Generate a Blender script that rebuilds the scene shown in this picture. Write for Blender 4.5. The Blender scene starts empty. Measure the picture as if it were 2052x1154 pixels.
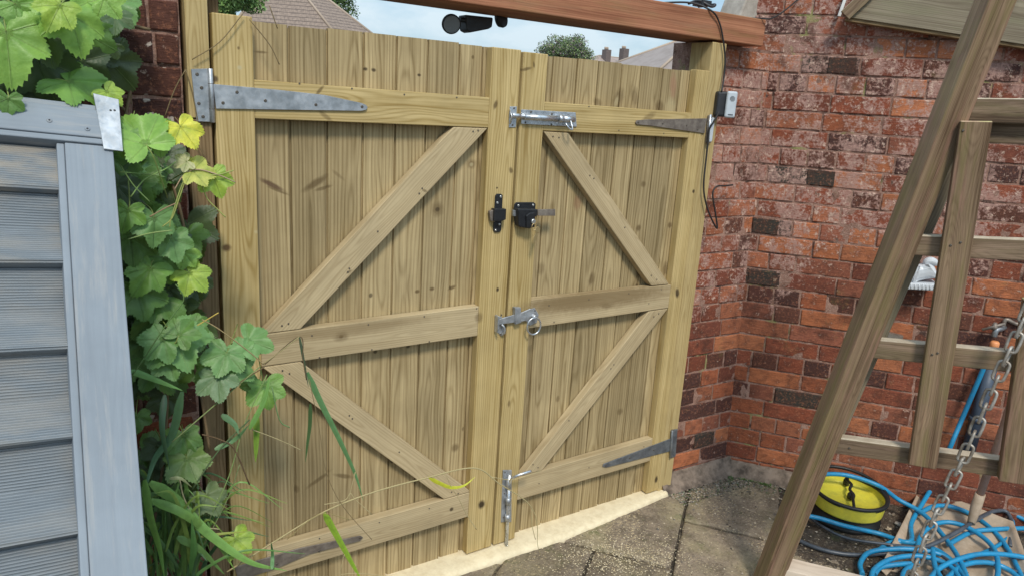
import bpy, bmesh, math, random
from mathutils import Vector, Matrix, noise
V3 = Vector
R = random.Random(11)
sc = bpy.context.scene
col = sc.collection
rad = math.radians

# ------------------------------------------------------------------ camera
YAW, PITCH, ROLL, FPX = 0.60387429, 0.25070324, 0.0627606, 1452.94
CAM = V3((-1.3625, -1.9907, 1.6498))
def cam_rot():
    cy, sy, cp, sp, cr, sr = math.cos(YAW), math.sin(YAW), math.cos(PITCH), math.sin(PITCH), math.cos(ROLL), math.sin(ROLL)
    R0 = Matrix(((cy, -sy, 0), (0, 0, -1), (sy, cy, 0)))
    Rp = Matrix(((1, 0, 0), (0, cp, -sp), (0, sp, cp)))
    Rr = Matrix(((cr, -sr, 0), (sr, cr, 0), (0, 0, 1)))
    return Rr @ Rp @ R0                      # world -> camera (x right, y down, z forward)
RC = cam_rot()
cd = bpy.data.cameras.new("camera"); cam = bpy.data.objects.new("camera", cd); col.objects.link(cam)
cd.sensor_width = 36; cd.lens = 36*FPX/2052; cd.clip_end = 2000; cd.clip_start = 0.02
m = Matrix((RC[0], -RC[1], -RC[2])).transposed().to_4x4(); m.translation = CAM
cam.matrix_world = m
sc.camera = cam

# ------------------------------------------------------------------ light
SUN_EL, SUN_ROT = rad(50), rad(203)
w = bpy.data.worlds.new("World"); sc.world = w; w.use_nodes = True
nt = w.node_tree; nt.nodes.clear()
def N(nt, t, **k):
    n = nt.nodes.new(t)
    for a, b in k.items():
        if a == 'ins':
            for i, v in b.items():
                if isinstance(v, bpy.types.NodeSocket): nt.links.new(v, n.inputs[i])
                else: n.inputs[i].default_value = v
        else: setattr(n, a, b)
    return n
sky = N(nt, 'ShaderNodeTexSky', sky_type='NISHITA', sun_disc=False, sun_elevation=SUN_EL, sun_rotation=SUN_ROT, air_density=1.0, dust_density=1.0)
tc = N(nt, 'ShaderNodeTexCoord')
mp = N(nt, 'ShaderNodeMapping', ins={0: tc.outputs['Generated'], 3: (1, 1, 2.6)})
n1 = N(nt, 'ShaderNodeTexNoise', ins={'Vector': mp.outputs[0], 'Scale': 4.2, 'Detail': 8, 'Roughness': .58})
mr = N(nt, 'ShaderNodeMapRange', ins={0: n1.outputs[0], 1: .44, 2: .60})
mx = N(nt, 'ShaderNodeMix', data_type='RGBA', ins={0: mr.outputs[0], 6: sky.outputs[0], 7: (8.6, 8.9, 8.6, 1)})
mx2 = N(nt, 'ShaderNodeMix', data_type='RGBA', ins={0: .45, 6: mx.outputs[2], 7: (4.4, 7.0, 9.2, 1)})
sz = N(nt, 'ShaderNodeSeparateXYZ', ins={0: tc.outputs['Generated']})
zen = N(nt, 'ShaderNodeMapRange', ins={0: sz.outputs[2], 1: .0, 2: .75, 3: .66, 4: 1.20})     # an overcast sky is brighter overhead
st_ = N(nt, 'ShaderNodeMath', operation='MULTIPLY', ins={0: zen.outputs[0], 1: .088})
bg = N(nt, 'ShaderNodeBackground', ins={0: mx2.outputs[2], 1: st_.outputs[0]})
wo = N(nt, 'ShaderNodeOutputWorld', ins={0: bg.outputs[0]})
sd = bpy.data.lights.new("sun", 'SUN'); sun = bpy.data.objects.new("sun", sd); col.objects.link(sun)
sd.energy = 1.6; sd.angle = rad(11); sd.color = (1, .93, .80)
sv = V3((math.sin(SUN_ROT)*math.cos(SUN_EL), math.cos(SUN_ROT)*math.cos(SUN_EL), math.sin(SUN_EL)))   # towards the sun
sun.rotation_euler = sv.to_track_quat('Z', 'Y').to_euler()
sun.location = (0, -3, 5)
sc.view_settings.view_transform = 'Standard'; sc.view_settings.look = 'None'
sc.view_settings.exposure = 0.75; sc.view_settings.gamma = 1

# ------------------------------------------------------------------ places: a photo point on a known real plane
def ray(px, py):
    v = V3((px-1026, py-577, FPX)); return (RC.transposed() @ v)
def hit(px, py, p0, n):
    r = ray(px, py); return CAM + r*((n.dot(p0-CAM))/n.dot(r))
def P(px, py, y=0.0): return hit(px, py, V3((0, y, 0)), V3((0, 1, 0)))       # plane parallel to the gate
def PG(px, py, z=0.0): return hit(px, py, V3((0, 0, z)), V3((0, 0, 1)))      # level plane
E1 = V3((math.cos(rad(-53)), math.sin(rad(-53)), 0)); NW = V3((E1.y, -E1.x, 0))   # right wall: along, outwards
E2 = V3((-.9986, .052, 0)); NR = V3((-.052, -.9986, 0))                      # short return wall: along (leftwards), outwards
W0 = V3((1.331, .018, 0)); LEAN = V3((-.010, .030, 1))
def wallp(s, z, off=0): return W0 + E1*s + LEAN*z + NW*off
def retp(s, z, off=0): return W0 + E2*s + LEAN*z + NR*off
WN = E1.cross(LEAN).normalized()
def PW(px, py, off=0): return hit(px, py, W0+NW*off, WN)
FA = V3((math.cos(rad(-57)), math.sin(rad(-57)), 0)); FN = V3((FA.y, -FA.x, 0)); F0 = V3((.86, -.80, 0))
def PF(px, py, off=0): return hit(px, py, F0+FN*off, FN)                    # timber A-frame plane
# leaning grey panel
PA = V3((.9955, .035, -.087)).normalized(); PB = V3((.052, .582, .811)); PB = (PB-PA*PA.dot(PB)).normalized(); PN = -PA.cross(PB)
if PN.y > 0: PN = -PN
r_ = ray(225, 305); P0 = CAM + r_*(1.40/FPX)
def PL(u, v, off=0): return P0 + PA*u + PB*v + PN*off

# ------------------------------------------------------------------ mesh builder
def root_loc(o):
    p = V3((0, 0, 0))
    while o: p += o.location; o = o.parent
    return p
class MB:
    def __init__(s): s.v = []; s.f = []; s.gc = []; s.rn = []; s.c = []; s.sm = []; s.aux = []
    def vert(s, p, gc=None, rn=0., c=(1, 1, 1), aux=0.):
        s.v.append(V3(p)); s.gc.append(V3(gc) if gc is not None else V3(p)); s.rn.append(rn); s.c.append(c); s.aux.append(aux); return len(s.v)-1
    def face(s, idx, sm=False): s.f.append(tuple(idx)); s.sm.append(sm)
    def build(s, name, mat, parent=None, bevel=0, seg=2, solid=0, subd=0):
        me = bpy.data.meshes.new(name)
        pl = root_loc(parent) if parent else None
        if pl is None:
            xs = [p.x for p in s.v]; ys = [p.y for p in s.v]; zs = [p.z for p in s.v]
            loc = V3(((min(xs)+max(xs))/2, (min(ys)+max(ys))/2, min(zs)))
        else: loc = pl
        me.from_pydata([tuple(p-loc) for p in s.v], [], s.f)
        a = me.attributes.new('gc', 'FLOAT_VECTOR', 'POINT'); a.data.foreach_set('vector', [x for g in s.gc for x in g])
        a = me.attributes.new('rn', 'FLOAT', 'POINT'); a.data.foreach_set('value', s.rn)
        a = me.attributes.new('aux', 'FLOAT', 'POINT'); a.data.foreach_set('value', s.aux)
        a = me.attributes.new('col', 'FLOAT_COLOR', 'POINT'); a.data.foreach_set('color', [x for c in s.c for x in (*c, 1)])
        me.polygons.foreach_set('use_smooth', s.sm)
        me.materials.append(mat); me.update()
        o = bpy.data.objects.new(name, me); col.objects.link(o)
        if parent: o.parent = parent
        else: o.location = loc
        if solid:
            md = o.modifiers.new('s', 'SOLIDIFY'); md.thickness = solid; md.offset = 0
        if bevel:
            md = o.modifiers.new('b', 'BEVEL'); md.width = bevel; md.segments = seg; md.limit_method = 'ANGLE'; md.angle_limit = rad(35)
            if seg > 1: md.harden_normals = False
        if subd:
            md = o.modifiers.new('u', 'SUBSURF'); md.levels = subd; md.render_levels = subd
        return o
    # box: centre line from a to b; w across direction wd, t thickness direction td
    def bar(s, a, b, w, t, wd, rn=None, cuts=1):
        a = V3(a); b = V3(b); d = (b-a); L = d.length; d.normalize(); wd = V3(wd); wd = (wd-d*wd.dot(d)).normalized(); td = d.cross(wd)
        if rn is None: rn = R.random()
        o = V3((rn*37.3, rn*11.7, rn*5.1)); base = len(s.v)
        for k in range(cuts+1):
            q = k/cuts
            for (i, j) in ((-1, -1), (1, -1), (1, 1), (-1, 1)):
                s.vert(a+d*L*q+wd*i*w/2+td*j*t/2, o+V3((L*q, i*w/2, j*t/2)), rn)
        for k in range(cuts):
            for i in range(4):
                j = (i+1) % 4; s.face((base+k*4+i, base+k*4+j, base+k*4+4+j, base+k*4+4+i))
        s.face((base+3, base+2, base+1, base)); e = base+cuts*4; s.face((e, e+1, e+2, e+3))
    # prism: polygon pts (3D), extruded by vector ex; grain direction gd
    def prism(s, pts, ex, gd, rn=None, c=(1, 1, 1)):
        pts = [V3(p) for p in pts]; ex = V3(ex); gd = V3(gd).normalized(); td = ex.normalized(); wd = td.cross(gd).normalized()
        if rn is None: rn = R.random()
        o = V3((rn*37.3, rn*11.7, rn*5.1)); c0 = sum(pts, V3())/len(pts); base = len(s.v); n = len(pts)
        for q in (0, 1):
            for p in pts:
                x = p+ex*q; r = x-c0; s.vert(x, o+V3((r.dot(gd), r.dot(wd), r.dot(td))), rn, c)
        s.face([base+i for i in range(n)]); s.face([base+n+n-1-i for i in range(n)])
        for i in range(n):
            j = (i+1) % n; s.face((base+j, base+i, base+n+i, base+n+j))
    def tube(s, pts, r, n=10, c=(1, 1, 1), rn=0., cap=True, flat=1.0, up=None):
        pts = [V3(p) for p in pts]; rs = r if isinstance(r, (list, tuple)) else [r]*len(pts)
        u = None; base = len(s.v); acc = 0
        for i, p in enumerate(pts):
            t = (pts[min(i+1, len(pts)-1)]-pts[max(i-1, 0)]); t.normalize()
            if u is None:
                u = V3(up) if up else (V3((0, 0, 1)) if abs(t.z) < .9 else V3((1, 0, 0)))
            u = (u-t*u.dot(t)).normalized(); v = t.cross(u)
            if i: acc += (p-pts[i-1]).length
            for k in range(n):
                a = 2*math.pi*k/n
                s.vert(p+(u*math.cos(a)*flat+v*math.sin(a))*rs[i], (acc, a/6.283*.05+rn*3, 0), rn, c)
        for i in range(len(pts)-1):
            for k in range(n):
                j = (k+1) % n; s.face((base+i*n+k, base+i*n+j, base+i*n+n+j, base+i*n+n+k), True)
        if cap:
            s.face([base+n-1-k for k in range(n)]); e = base+(len(pts)-1)*n; s.face([e+k for k in range(n)])
    def lathe(s, c0, axis, prof, n=40, c=(1, 1, 1)):   # prof: (radius, height)
        axis = V3(axis).normalized(); u = V3((1, 0, 0)); u = (u-axis*u.dot(axis)); 
        if u.length < .1: u = V3((0, 1, 0)); u = u-axis*u.dot(axis)
        u.normalize(); v = axis.cross(u); base = len(s.v)
        for (r, h) in prof:
            for k in range(n):
                a = 2*math.pi*k/n; s.vert(V3(c0)+axis*h+(u*math.cos(a)+v*math.sin(a))*r, None, 0, c)
        for i in range(len(prof)-1):
            for k in range(n):
                j = (k+1) % n; s.face((base+i*n+k, base+i*n+j, base+i*n+n+j, base+i*n+n+k), True)
        s.face([base+n-1-k for k in range(n)]); e = base+(len(prof)-1)*n; s.face([e+k for k in range(n)])
def smooth_path(pts, k=8):
    pts = [V3(p) for p in pts]; out = []
    q = [pts[0]*2-pts[1]]+pts+[pts[-1]*2-pts[-2]]
    for i in range(1, len(q)-2):
        a, b, c, d = q[i-1:i+3]
        for j in range(k):
            t = j/k
            out.append(.5*((2*b)+(c-a)*t+(2*a-5*b+4*c-d)*t*t+(3*b-a-3*c+d)*t**3))
    out.append(pts[-1]); return out
def tag(o, label=None, cat=None, group=None, kind=None):
    if label: o['label'] = label
    if cat: o['category'] = cat
    if group: o['group'] = group
    if kind: o['kind'] = kind
    return o
def empty(name, loc, label, cat, group=None):
    o = bpy.data.objects.new(name, None); col.objects.link(o); o.location = V3(loc); o.empty_display_size = .1
    return tag(o, label, cat, group)

# ------------------------------------------------------------------ materials
def new_mat(name):
    m = bpy.data.materials.new(name); m.use_nodes = True; nt = m.node_tree
    return m, nt, nt.nodes['Principled BSDF']
def mathn(nt, op, a, b=None, c=None, clamp=False):
    n = nt.nodes.new('ShaderNodeMath'); n.operation = op; n.use_clamp = clamp
    for i, v in enumerate((a, b, c)):
        if v is None: continue
        if isinstance(v, bpy.types.NodeSocket): nt.links.new(v, n.inputs[i])
        else: n.inputs[i].default_value = v
    return n.outputs[0]
def mixc(nt, f, a, b, mode='MIX'):
    n = N(nt, 'ShaderNodeMix', data_type='RGBA', blend_type=mode); n.clamp_factor = True
    for i, v in ((0, f), (6, a), (7, b)):
        if isinstance(v, bpy.types.NodeSocket): nt.links.new(v, n.inputs[i])
        else: n.inputs[i].default_value = v if i == 0 else (*v[:3], 1)
    return n.outputs[2]
def mrange(nt, v, a, b, c=0., d=1.):
    return N(nt, 'ShaderNodeMapRange', ins={0: v, 1: a, 2: b, 3: c, 4: d}).outputs[0]
def noise_n(nt, vec, scale, detail=4, rough=.55, dist=0):
    return N(nt, 'ShaderNodeTexNoise', ins={'Vector': vec, 'Scale': scale, 'Detail': detail, 'Roughness': rough, 'Distortion': dist})
def bump(nt, bsdf, h, dist, strength=1.):
    b = N(nt, 'ShaderNodeBump', ins={'Strength': strength, 'Distance': dist, 'Height': h}); nt.links.new(b.outputs[0], bsdf.inputs['Normal'])

def wood(name, light, dark, ring=170., ringamt=.5, streak=.5, knots=.35, rough=.75, bumpd=.0008, var=.12, stains=None, green=None, marks=None, worn=None, top=None):
    m, nt, b = new_mat(name)
    gc = N(nt, 'ShaderNodeAttribute', attribute_name='gc').outputs['Vector']
    rn = N(nt, 'ShaderNodeAttribute', attribute_name='rn').outputs['Fac']
    pos = N(nt, 'ShaderNodeNewGeometry').outputs['Position']
    sx = N(nt, 'ShaderNodeSeparateXYZ', ins={0: gc}).outputs
    # knots
    mp = N(nt, 'ShaderNodeMapping', ins={0: gc, 3: (4.2, 6.5, 2.0)}).outputs[0]
    vo = N(nt, 'ShaderNodeTexVoronoi', voronoi_dimensions='3D', feature='F1', ins={'Vector': mp, 'Scale': 1.0, 'Randomness': 1.0})
    cs = N(nt, 'ShaderNodeSeparateColor', ins={0: vo.outputs['Color']}).outputs
    on = mathn(nt, 'LESS_THAN', cs[0], knots)
    kd = mathn(nt, 'ADD', vo.outputs['Distance'], mathn(nt, 'MULTIPLY', mathn(nt, 'SUBTRACT', 1., on), 5.))
    near = mathn(nt, 'EXPONENT', mathn(nt, 'MULTIPLY', mathn(nt, 'MULTIPLY', kd, kd), -38.))
    # ring distance
    lo = noise_n(nt, N(nt, 'ShaderNodeMapping', ins={0: gc, 3: (1.1, 5, 5)}).outputs[0], 1.0, 3, .5)
    ls = N(nt, 'ShaderNodeSeparateColor', ins={0: lo.outputs['Color']}).outputs
    dep = mathn(nt, 'ADD', mathn(nt, 'MULTIPLY', mathn(nt, 'SUBTRACT', ls[0], .5), .16), .012)
    fr = mathn(nt, 'FRACT', mathn(nt, 'MULTIPLY', rn, 17.3))
    y0 = mathn(nt, 'SUBTRACT', mathn(nt, 'MULTIPLY', fr, .05), .025)
    yy = mathn(nt, 'SUBTRACT', mathn(nt, 'SUBTRACT', sx[1], mathn(nt, 'MULTIPLY', rn, 11.7)), y0)
    yy = mathn(nt, 'ADD', yy, mathn(nt, 'MULTIPLY', mathn(nt, 'SUBTRACT', ls[1], .5), .03))
    rr = mathn(nt, 'SQRT', mathn(nt, 'ADD', mathn(nt, 'MULTIPLY', yy, yy), mathn(nt, 'MULTIPLY', dep, dep)))
    rr = mathn(nt, 'ADD', rr, mathn(nt, 'MULTIPLY', near, .012))
    si = mathn(nt, 'SINE', mathn(nt, 'MULTIPLY', rr, ring*6.283))
    rings = mathn(nt, 'POWER', mathn(nt, 'ADD', mathn(nt, 'MULTIPLY', si, .5), .5), 2.2)
    st = noise_n(nt, N(nt, 'ShaderNodeMapping', ins={0: gc, 3: (2.2, 190, 190)}).outputs[0], 1.0, 3, .6).outputs[0]
    st2 = noise_n(nt, N(nt, 'ShaderNodeMapping', ins={0: gc, 3: (1.3, 34, 34)}).outputs[0], 1.0, 4, .6).outputs[0]
    blot = noise_n(nt, pos, 5., 5, .6).outputs[0]
    f = mathn(nt, 'MULTIPLY', rings, ringamt)
    f = mathn(nt, 'ADD', f, mathn(nt, 'MULTIPLY', mrange(nt, st, .35, .7), streak*.5))
    f = mathn(nt, 'ADD', f, mathn(nt, 'MULTIPLY', mrange(nt, st2, .35, .7), streak*.6), None, True)
    c = mixc(nt, f, light, dark)
    # board to board and blotchy variation
    br = mathn(nt, 'ADD', 1-var, mathn(nt, 'MULTIPLY', mathn(nt, 'FRACT', mathn(nt, 'MULTIPLY', rn, 7.77)), 2*var))
    br = mathn(nt, 'MULTIPLY', br, mrange(nt, blot, .25, .75, .86, 1.14))
    cb = N(nt, 'ShaderNodeCombineColor', ins={0: br, 1: br, 2: br}).outputs[0]
    c = mixc(nt, 1., c, cb, 'MULTIPLY')
    if green:
        g = noise_n(nt, N(nt, 'ShaderNodeMapping', ins={0: gc, 3: (1.6, 12, 12)}).outputs[0], 2.2, 5, .65).outputs[0]
        c = mixc(nt, mathn(nt, 'MULTIPLY', mrange(nt, g, .48, .62), green[1]), c, green[0])
    if worn:
        g = noise_n(nt, N(nt, 'ShaderNodeMapping', ins={0: gc, 3: (2.5, 26, 26)}).outputs[0], 1.7, 6, .7).outputs[0]
        c = mixc(nt, mathn(nt, 'MULTIPLY', mrange(nt, g, .52, .66), worn[1]), c, worn[0])
    if stains:
        g = noise_n(nt, N(nt, 'ShaderNodeMapping', ins={0: gc, 3: (3, 14, 14)}).outputs[0], 3.0, 6, .7).outputs[0]
        c = mixc(nt, mathn(nt, 'MULTIPLY', mrange(nt, g, .55, .75), stains[1]), c, stains[0])
    if top:   # algae and bleaching tint on up-facing faces, their brighter lighting painted in too
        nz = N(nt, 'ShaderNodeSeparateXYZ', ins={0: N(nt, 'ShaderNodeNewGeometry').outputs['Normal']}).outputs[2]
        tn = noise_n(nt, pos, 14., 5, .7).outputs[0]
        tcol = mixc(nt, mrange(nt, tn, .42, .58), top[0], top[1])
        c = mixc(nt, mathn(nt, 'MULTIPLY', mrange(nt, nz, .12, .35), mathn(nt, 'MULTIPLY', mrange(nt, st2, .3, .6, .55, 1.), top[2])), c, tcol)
    kr = mrange(nt, cs[1], 0, 1, .035, .085)
    km = mrange(nt, mathn(nt, 'DIVIDE', kd, kr), .75, 1.15, 1., 0.)
    halo = mathn(nt, 'MULTIPLY', near, .32)
    dk = (dark[0]*.62, dark[1]*.50, dark[2]*.42)
    c = mixc(nt, halo, c, dk)
    c = mixc(nt, mathn(nt, 'MULTIPLY', km, .85), c, (dark[0]*.22, dark[1]*.15, dark[2]*.12))
    hgt = mathn(nt, 'ADD', mathn(nt, 'MULTIPLY', st, .5), mathn(nt, 'MULTIPLY', f, -.5))
    if marks:
        acc = None
        for (p, rx, rz, ang, s_, shade) in marks:
            mpn = N(nt, 'ShaderNodeMapping', vector_type='TEXTURE', ins={0: pos, 1: (p.x, p.y, p.z), 2: (0, ang, 0), 3: (rx, .05, rz)}).outputs[0]
            wob = noise_n(nt, pos, 60, 2).outputs['Color']
            L = mathn(nt, 'ADD', N(nt, 'ShaderNodeVectorMath', operation='LENGTH', ins={0: mpn}).outputs['Value'], mathn(nt, 'MULTIPLY', N(nt, 'ShaderNodeSeparateColor', ins={0: wob}).outputs[0], .5))
            k = mathn(nt, 'MULTIPLY', mrange(nt, L, .8, 1.45, 1, 0), s_)
            c = mixc(nt, k, c, shade)
    nt.links.new(c, b.inputs['Base Color'])
    b.inputs['Roughness'].default_value = rough; b.inputs['Specular IOR Level'].default_value = .25
    bump(nt, b, hgt, bumpd, 1.)
    return m

def simple(name, c, rough=.6, metal=0., nscale=30., amt=.25, c2=None, bumpd=0.0003, spec=.5, use_attr=False):
    m, nt, b = new_mat(name)
    pos = N(nt, 'ShaderNodeNewGeometry').outputs['Position']
    n = noise_n(nt, pos, nscale, 6, .65).outputs[0]
    c2 = c2 or tuple(x*.55 for x in c)
    base = c
    if use_attr: base = N(nt, 'ShaderNodeAttribute', attribute_name='col').outputs['Color']
    cc = mixc(nt, mathn(nt, 'MULTIPLY', mrange(nt, n, .42, .68), amt), base, c2)
    nt.links.new(cc, b.inputs['Base Color'])
    nt.links.new(mrange(nt, n, .3, .7, max(rough-.12, .05), min(rough+.15, 1)), b.inputs['Roughness'])
    b.inputs['Metallic'].default_value = metal; b.inputs['Specular IOR Level'].default_value = spec
    if bumpd: bump(nt, b, n, bumpd)
    return m

DK = (.035, .022, .012); BR = (.10, .062, .025); LT = (.5, .42, .25)
def mk(px, py, rxpx, rzpx, ang=0, s=.85, shade=BR, y=0.):
    p = P(px, py, y); q = P(px+10, py, y); u = abs(q.x-p.x)/10
    return (p, rxpx*u, rzpx*u*.92, rad(ang), s, shade)
marks_frame = [mk(431, 159, 7, 8, 0, .9, (.09, .06, .035)), mk(454, 497, 10, 9, 0, .9, (.10, .055, .025)), mk(480, 136, 5, 5, 0, .8, LT),
    mk(478, 97, 3, 4, 0, .7, BR), mk(965, 1010, 7, 9, 0, .95, DK), mk(1357, 587, 4, 8, -15, .9, DK), mk(997, 580, 3, 4, 0, .9, DK),
    mk(641, 182, 14, 4, -50, .7, BR), mk(652, 233, 18, 5, 35, .5, BR), mk(1070, 130, 2, 6, -10, .8, BR), mk(1055, 139, 11, 3, -15, .7, BR),
    mk(993, 211, 4, 9, 20, .8, BR), mk(1024, 342, 4, 6, -20, .75, BR), mk(684, 674, 15, 12, 0, .45, BR), mk(684, 674, 5, 4, 0, .7, BR), mk(960, 636, 8, 10, 0, .5, BR),
    mk(1215, 612, 14, 5, 10, .5, BR), mk(905, 1020, 4, 4, 0, .85, DK), mk(513, 465, 4, 4, 0, .6, LT), mk(1315, 960, 3, 6, 0, .9, DK), mk(1390, 384, 3, 3, 0, .9, DK),
    mk(996, 377, 2, 2, 0, .9, DK), mk(812, 1009, 3, 3, 0, .7, BR), mk(1300, 236, 16, 6, -30, .45, BR), mk(892, 178, 16, 5, -25, .4, BR),
    mk(843, 440, 3, 3, 0, .7, BR), mk(700, 545, 7, 3, -30, .6, BR), mk(852, 383, 5, 3, 20, .6, BR), mk(1150, 880, 4, 3, 0, .5, BR), mk(1020, 808, 3, 7, 0, .6, BR), mk(1310, 170, 3, 4, 0, .7, BR)]
YB = .03
HB = (.21, .145, .07)
marks_frame += [mk(1205, 597, 150, 20, 0, .8, HB), mk(1130, 606, 80, 14, 0, .5, HB), mk(700, 660, 170, 14, 0, .5, HB), mk(1150, 975, 60, 6, 0, .3, HB), mk(760, 712, 90, 6, 0, .25, HB), mk(650, 1088, 80, 7, 0, .25, HB)]
marks_board = [mk(547, 372, 30, 6, 28, .8, (.09, .045, .028), YB), mk(560, 384, 24, 3, 22, .6, BR, YB), mk(634, 368, 30, 8, -32, .72, BR, YB), mk(650, 378, 20, 4, -14, .6, BR, YB),
    mk(680, 352, 16, 4, 38, .35, BR, YB), mk(735, 139, 4, 4, 0, .85, DK, YB), mk(751, 141, 5, 4, 0, .85, DK, YB), mk(842, 151, 4, 3, 0, .85, DK, YB), mk(950, 115, 3, 4, 0, .7, BR, YB),
    mk(525, 105, 14, 3, 0, .6, BR, YB), mk(879, 421, 13, 15, 0, .55, BR, YB), mk(879, 421, 5, 5, 0, .7, DK, YB), mk(947, 330, 9, 9, 0, .55, BR, YB), mk(947, 331, 4, 4, 0, .6, LT, YB),
    mk(838, 585, 5, 4, 0, .8, BR, YB), mk(868, 580, 5, 4, 0, .8, BR, YB), mk(908, 578, 9, 4, -20, .75, BR, YB), mk(745, 593, 4, 5, 0, .7, DK, YB), mk(820, 695, 4, 4, 0, .75, DK, YB), mk(754, 706, 4, 4, 0, .7, DK, YB),
    mk(640, 962, 28, 5, -28, .6, BR, YB), mk(690, 955, 22, 5, 22, .6, BR, YB), mk(596, 982, 6, 10, 0, .5, BR, YB), mk(914, 898, 8, 9, 0, .6, BR, YB), mk(788, 925, 5, 5, 0, .8, DK, YB), mk(1160, 407, 8, 14, 0, .4, (.2, .07, .045), YB),
    mk(1242, 200, 10, 20, 18, .55, BR, YB), mk(1238, 204, 4, 10, 18, .5, LT, YB), mk(1275, 196, 8, 18, -14, .5, BR, YB), mk(1352, 172, 7, 20, -8, .5, (.32, .15, .1), YB), mk(1200, 205, 10, 6, 20, .5, BR, YB), mk(1345, 215, 12, 14, 0, .4, LT, YB), mk(1325, 215, 10, 10, 30, .6, BR, YB),
    mk(1292, 370, 5, 5, 0, .6, BR, YB), mk(1282, 458, 5, 6, 0, .7, BR, YB), mk(1345, 452, 4, 5, 0, .7, BR, YB), mk(1188, 560, 6, 12, 10, .6, BR, YB), mk(1087, 540, 8, 12, 10, .4, BR, YB), mk(1283, 545, 7, 10, 0, .7, DK, YB), mk(1335, 540, 5, 12, 0, .6, BR, YB),
    mk(1245, 825, 6, 6, 0, .5, BR, YB), mk(1120, 800, 4, 6, 0, .5, BR, YB), mk(930, 860, 3, 5, 0, .6, BR, YB)]
M_stile = wood('sawn_timber_frame', (.56, .43, .21), (.30, .205, .07), ring=120, ringamt=.42, streak=.75, knots=.05, marks=marks_frame, bumpd=.0007, var=.07)
M_brace = wood('sawn_timber_brace', (.545, .435, .265), (.31, .225, .118), ring=150, ringamt=.3, streak=.6, knots=.12, marks=marks_frame, bumpd=.0007, var=.06)
M_board = wood('sawn_timber_board', (.475, .370, .205), (.20, .142, .064), ring=95, ringamt=.34, streak=.85, knots=.10, marks=marks_board, bumpd=.0009, var=.21)
M_post = wood('fresh_post_timber', (.55, .425, .21), (.32, .22, .085), ring=130, ringamt=.4, streak=.6, knots=.1, var=.06)
M_oldpost = wood('older_post_timber', (.26, .18, .095), (.13, .08, .036), ring=130, ringamt=.5, streak=.7, knots=.1, var=.06, stains=((.05, .035, .02), .5))
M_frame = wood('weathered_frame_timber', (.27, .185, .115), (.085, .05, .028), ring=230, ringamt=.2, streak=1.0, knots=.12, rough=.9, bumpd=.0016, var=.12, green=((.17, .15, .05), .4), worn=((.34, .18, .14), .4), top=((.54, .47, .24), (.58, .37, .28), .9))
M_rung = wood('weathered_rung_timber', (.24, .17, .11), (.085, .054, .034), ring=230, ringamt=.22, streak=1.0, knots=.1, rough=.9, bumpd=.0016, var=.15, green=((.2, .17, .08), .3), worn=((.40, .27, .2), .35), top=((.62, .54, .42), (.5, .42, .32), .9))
M_greyb = wood('silvered_board_timber', (.33, .28, .20), (.16, .125, .085), ring=160, ringamt=.25, streak=.9, knots=.2, rough=.9, bumpd=.0012, var=.1, green=((.2, .2, .11), .3))
M_plank = wood('pale_plank_timber', (.62, .52, .42), (.42, .33, .25), ring=130, ringamt=.3, streak=.5, knots=.05, rough=.85)
M_beam = wood('stained_beam_timber', (.45, .205, .115), (.22, .085, .045), ring=150, ringamt=.22, streak=1.0, knots=.14, rough=.85, bumpd=.0014, green=((.22, .17, .06), .25), worn=((.33, .2, .12), .3))
M_gpaint = wood('grey_painted_timber', (.235, .268, .305), (.20, .228, .262), ring=90, ringamt=.2, streak=.6, knots=.12, rough=.6, bumpd=.0012, var=.05, worn=((.32, .32, .32), .6), stains=((.21, .24, .265), .35))
# ribbed, worn grey slats
def slat_mat():
    m, nt, b = new_mat('grey_ribbed_slat')
    gc = N(nt, 'ShaderNodeAttribute', attribute_name='gc').outputs['Vector']
    sx = N(nt, 'ShaderNodeSeparateXYZ', ins={0: gc}).outputs
    wv = noise_n(nt, N(nt, 'ShaderNodeMapping', ins={0: gc, 3: (6, 20, 20)}).outputs[0], 1., 3).outputs[0]
    rib = mathn(nt, 'SINE', mathn(nt, 'MULTIPLY', mathn(nt, 'ADD', sx[1], mathn(nt, 'MULTIPLY', wv, .004)), 6.283*205))
    n = noise_n(nt, N(nt, 'ShaderNodeMapping', ins={0: gc, 3: (10, 60, 60)}).outputs[0], 1., 6, .7).outputs[0]
    n2 = noise_n(nt, N(nt, 'ShaderNodeMapping', ins={0: gc, 3: (5, 16, 16)}).outputs[0], 1.6, 5, .6).outputs[0]
    rnv = N(nt, 'ShaderNodeAttribute', attribute_name='aux').outputs['Fac']
    c = mixc(nt, mathn(nt, 'ADD', mathn(nt, 'MULTIPLY', rib, .22), mathn(nt, 'MULTIPLY', n, .6), None, True), (.10, .12, .138), (.30, .325, .35))
    c = mixc(nt, mathn(nt, 'MULTIPLY', mrange(nt, n2, .42, .6), mathn(nt, 'MULTIPLY', rnv, .75)), c, (.33, .285, .23))
    c = mixc(nt, mrange(nt, n2, .66, .78), c, (.12, .13, .14))
    nt.links.new(c, b.inputs['Base Color']); b.inputs['Roughness'].default_value = .75
    bump(nt, b, mathn(nt, 'ADD', rib, n), .0007)
    return m
M_slat = slat_mat()
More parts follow.
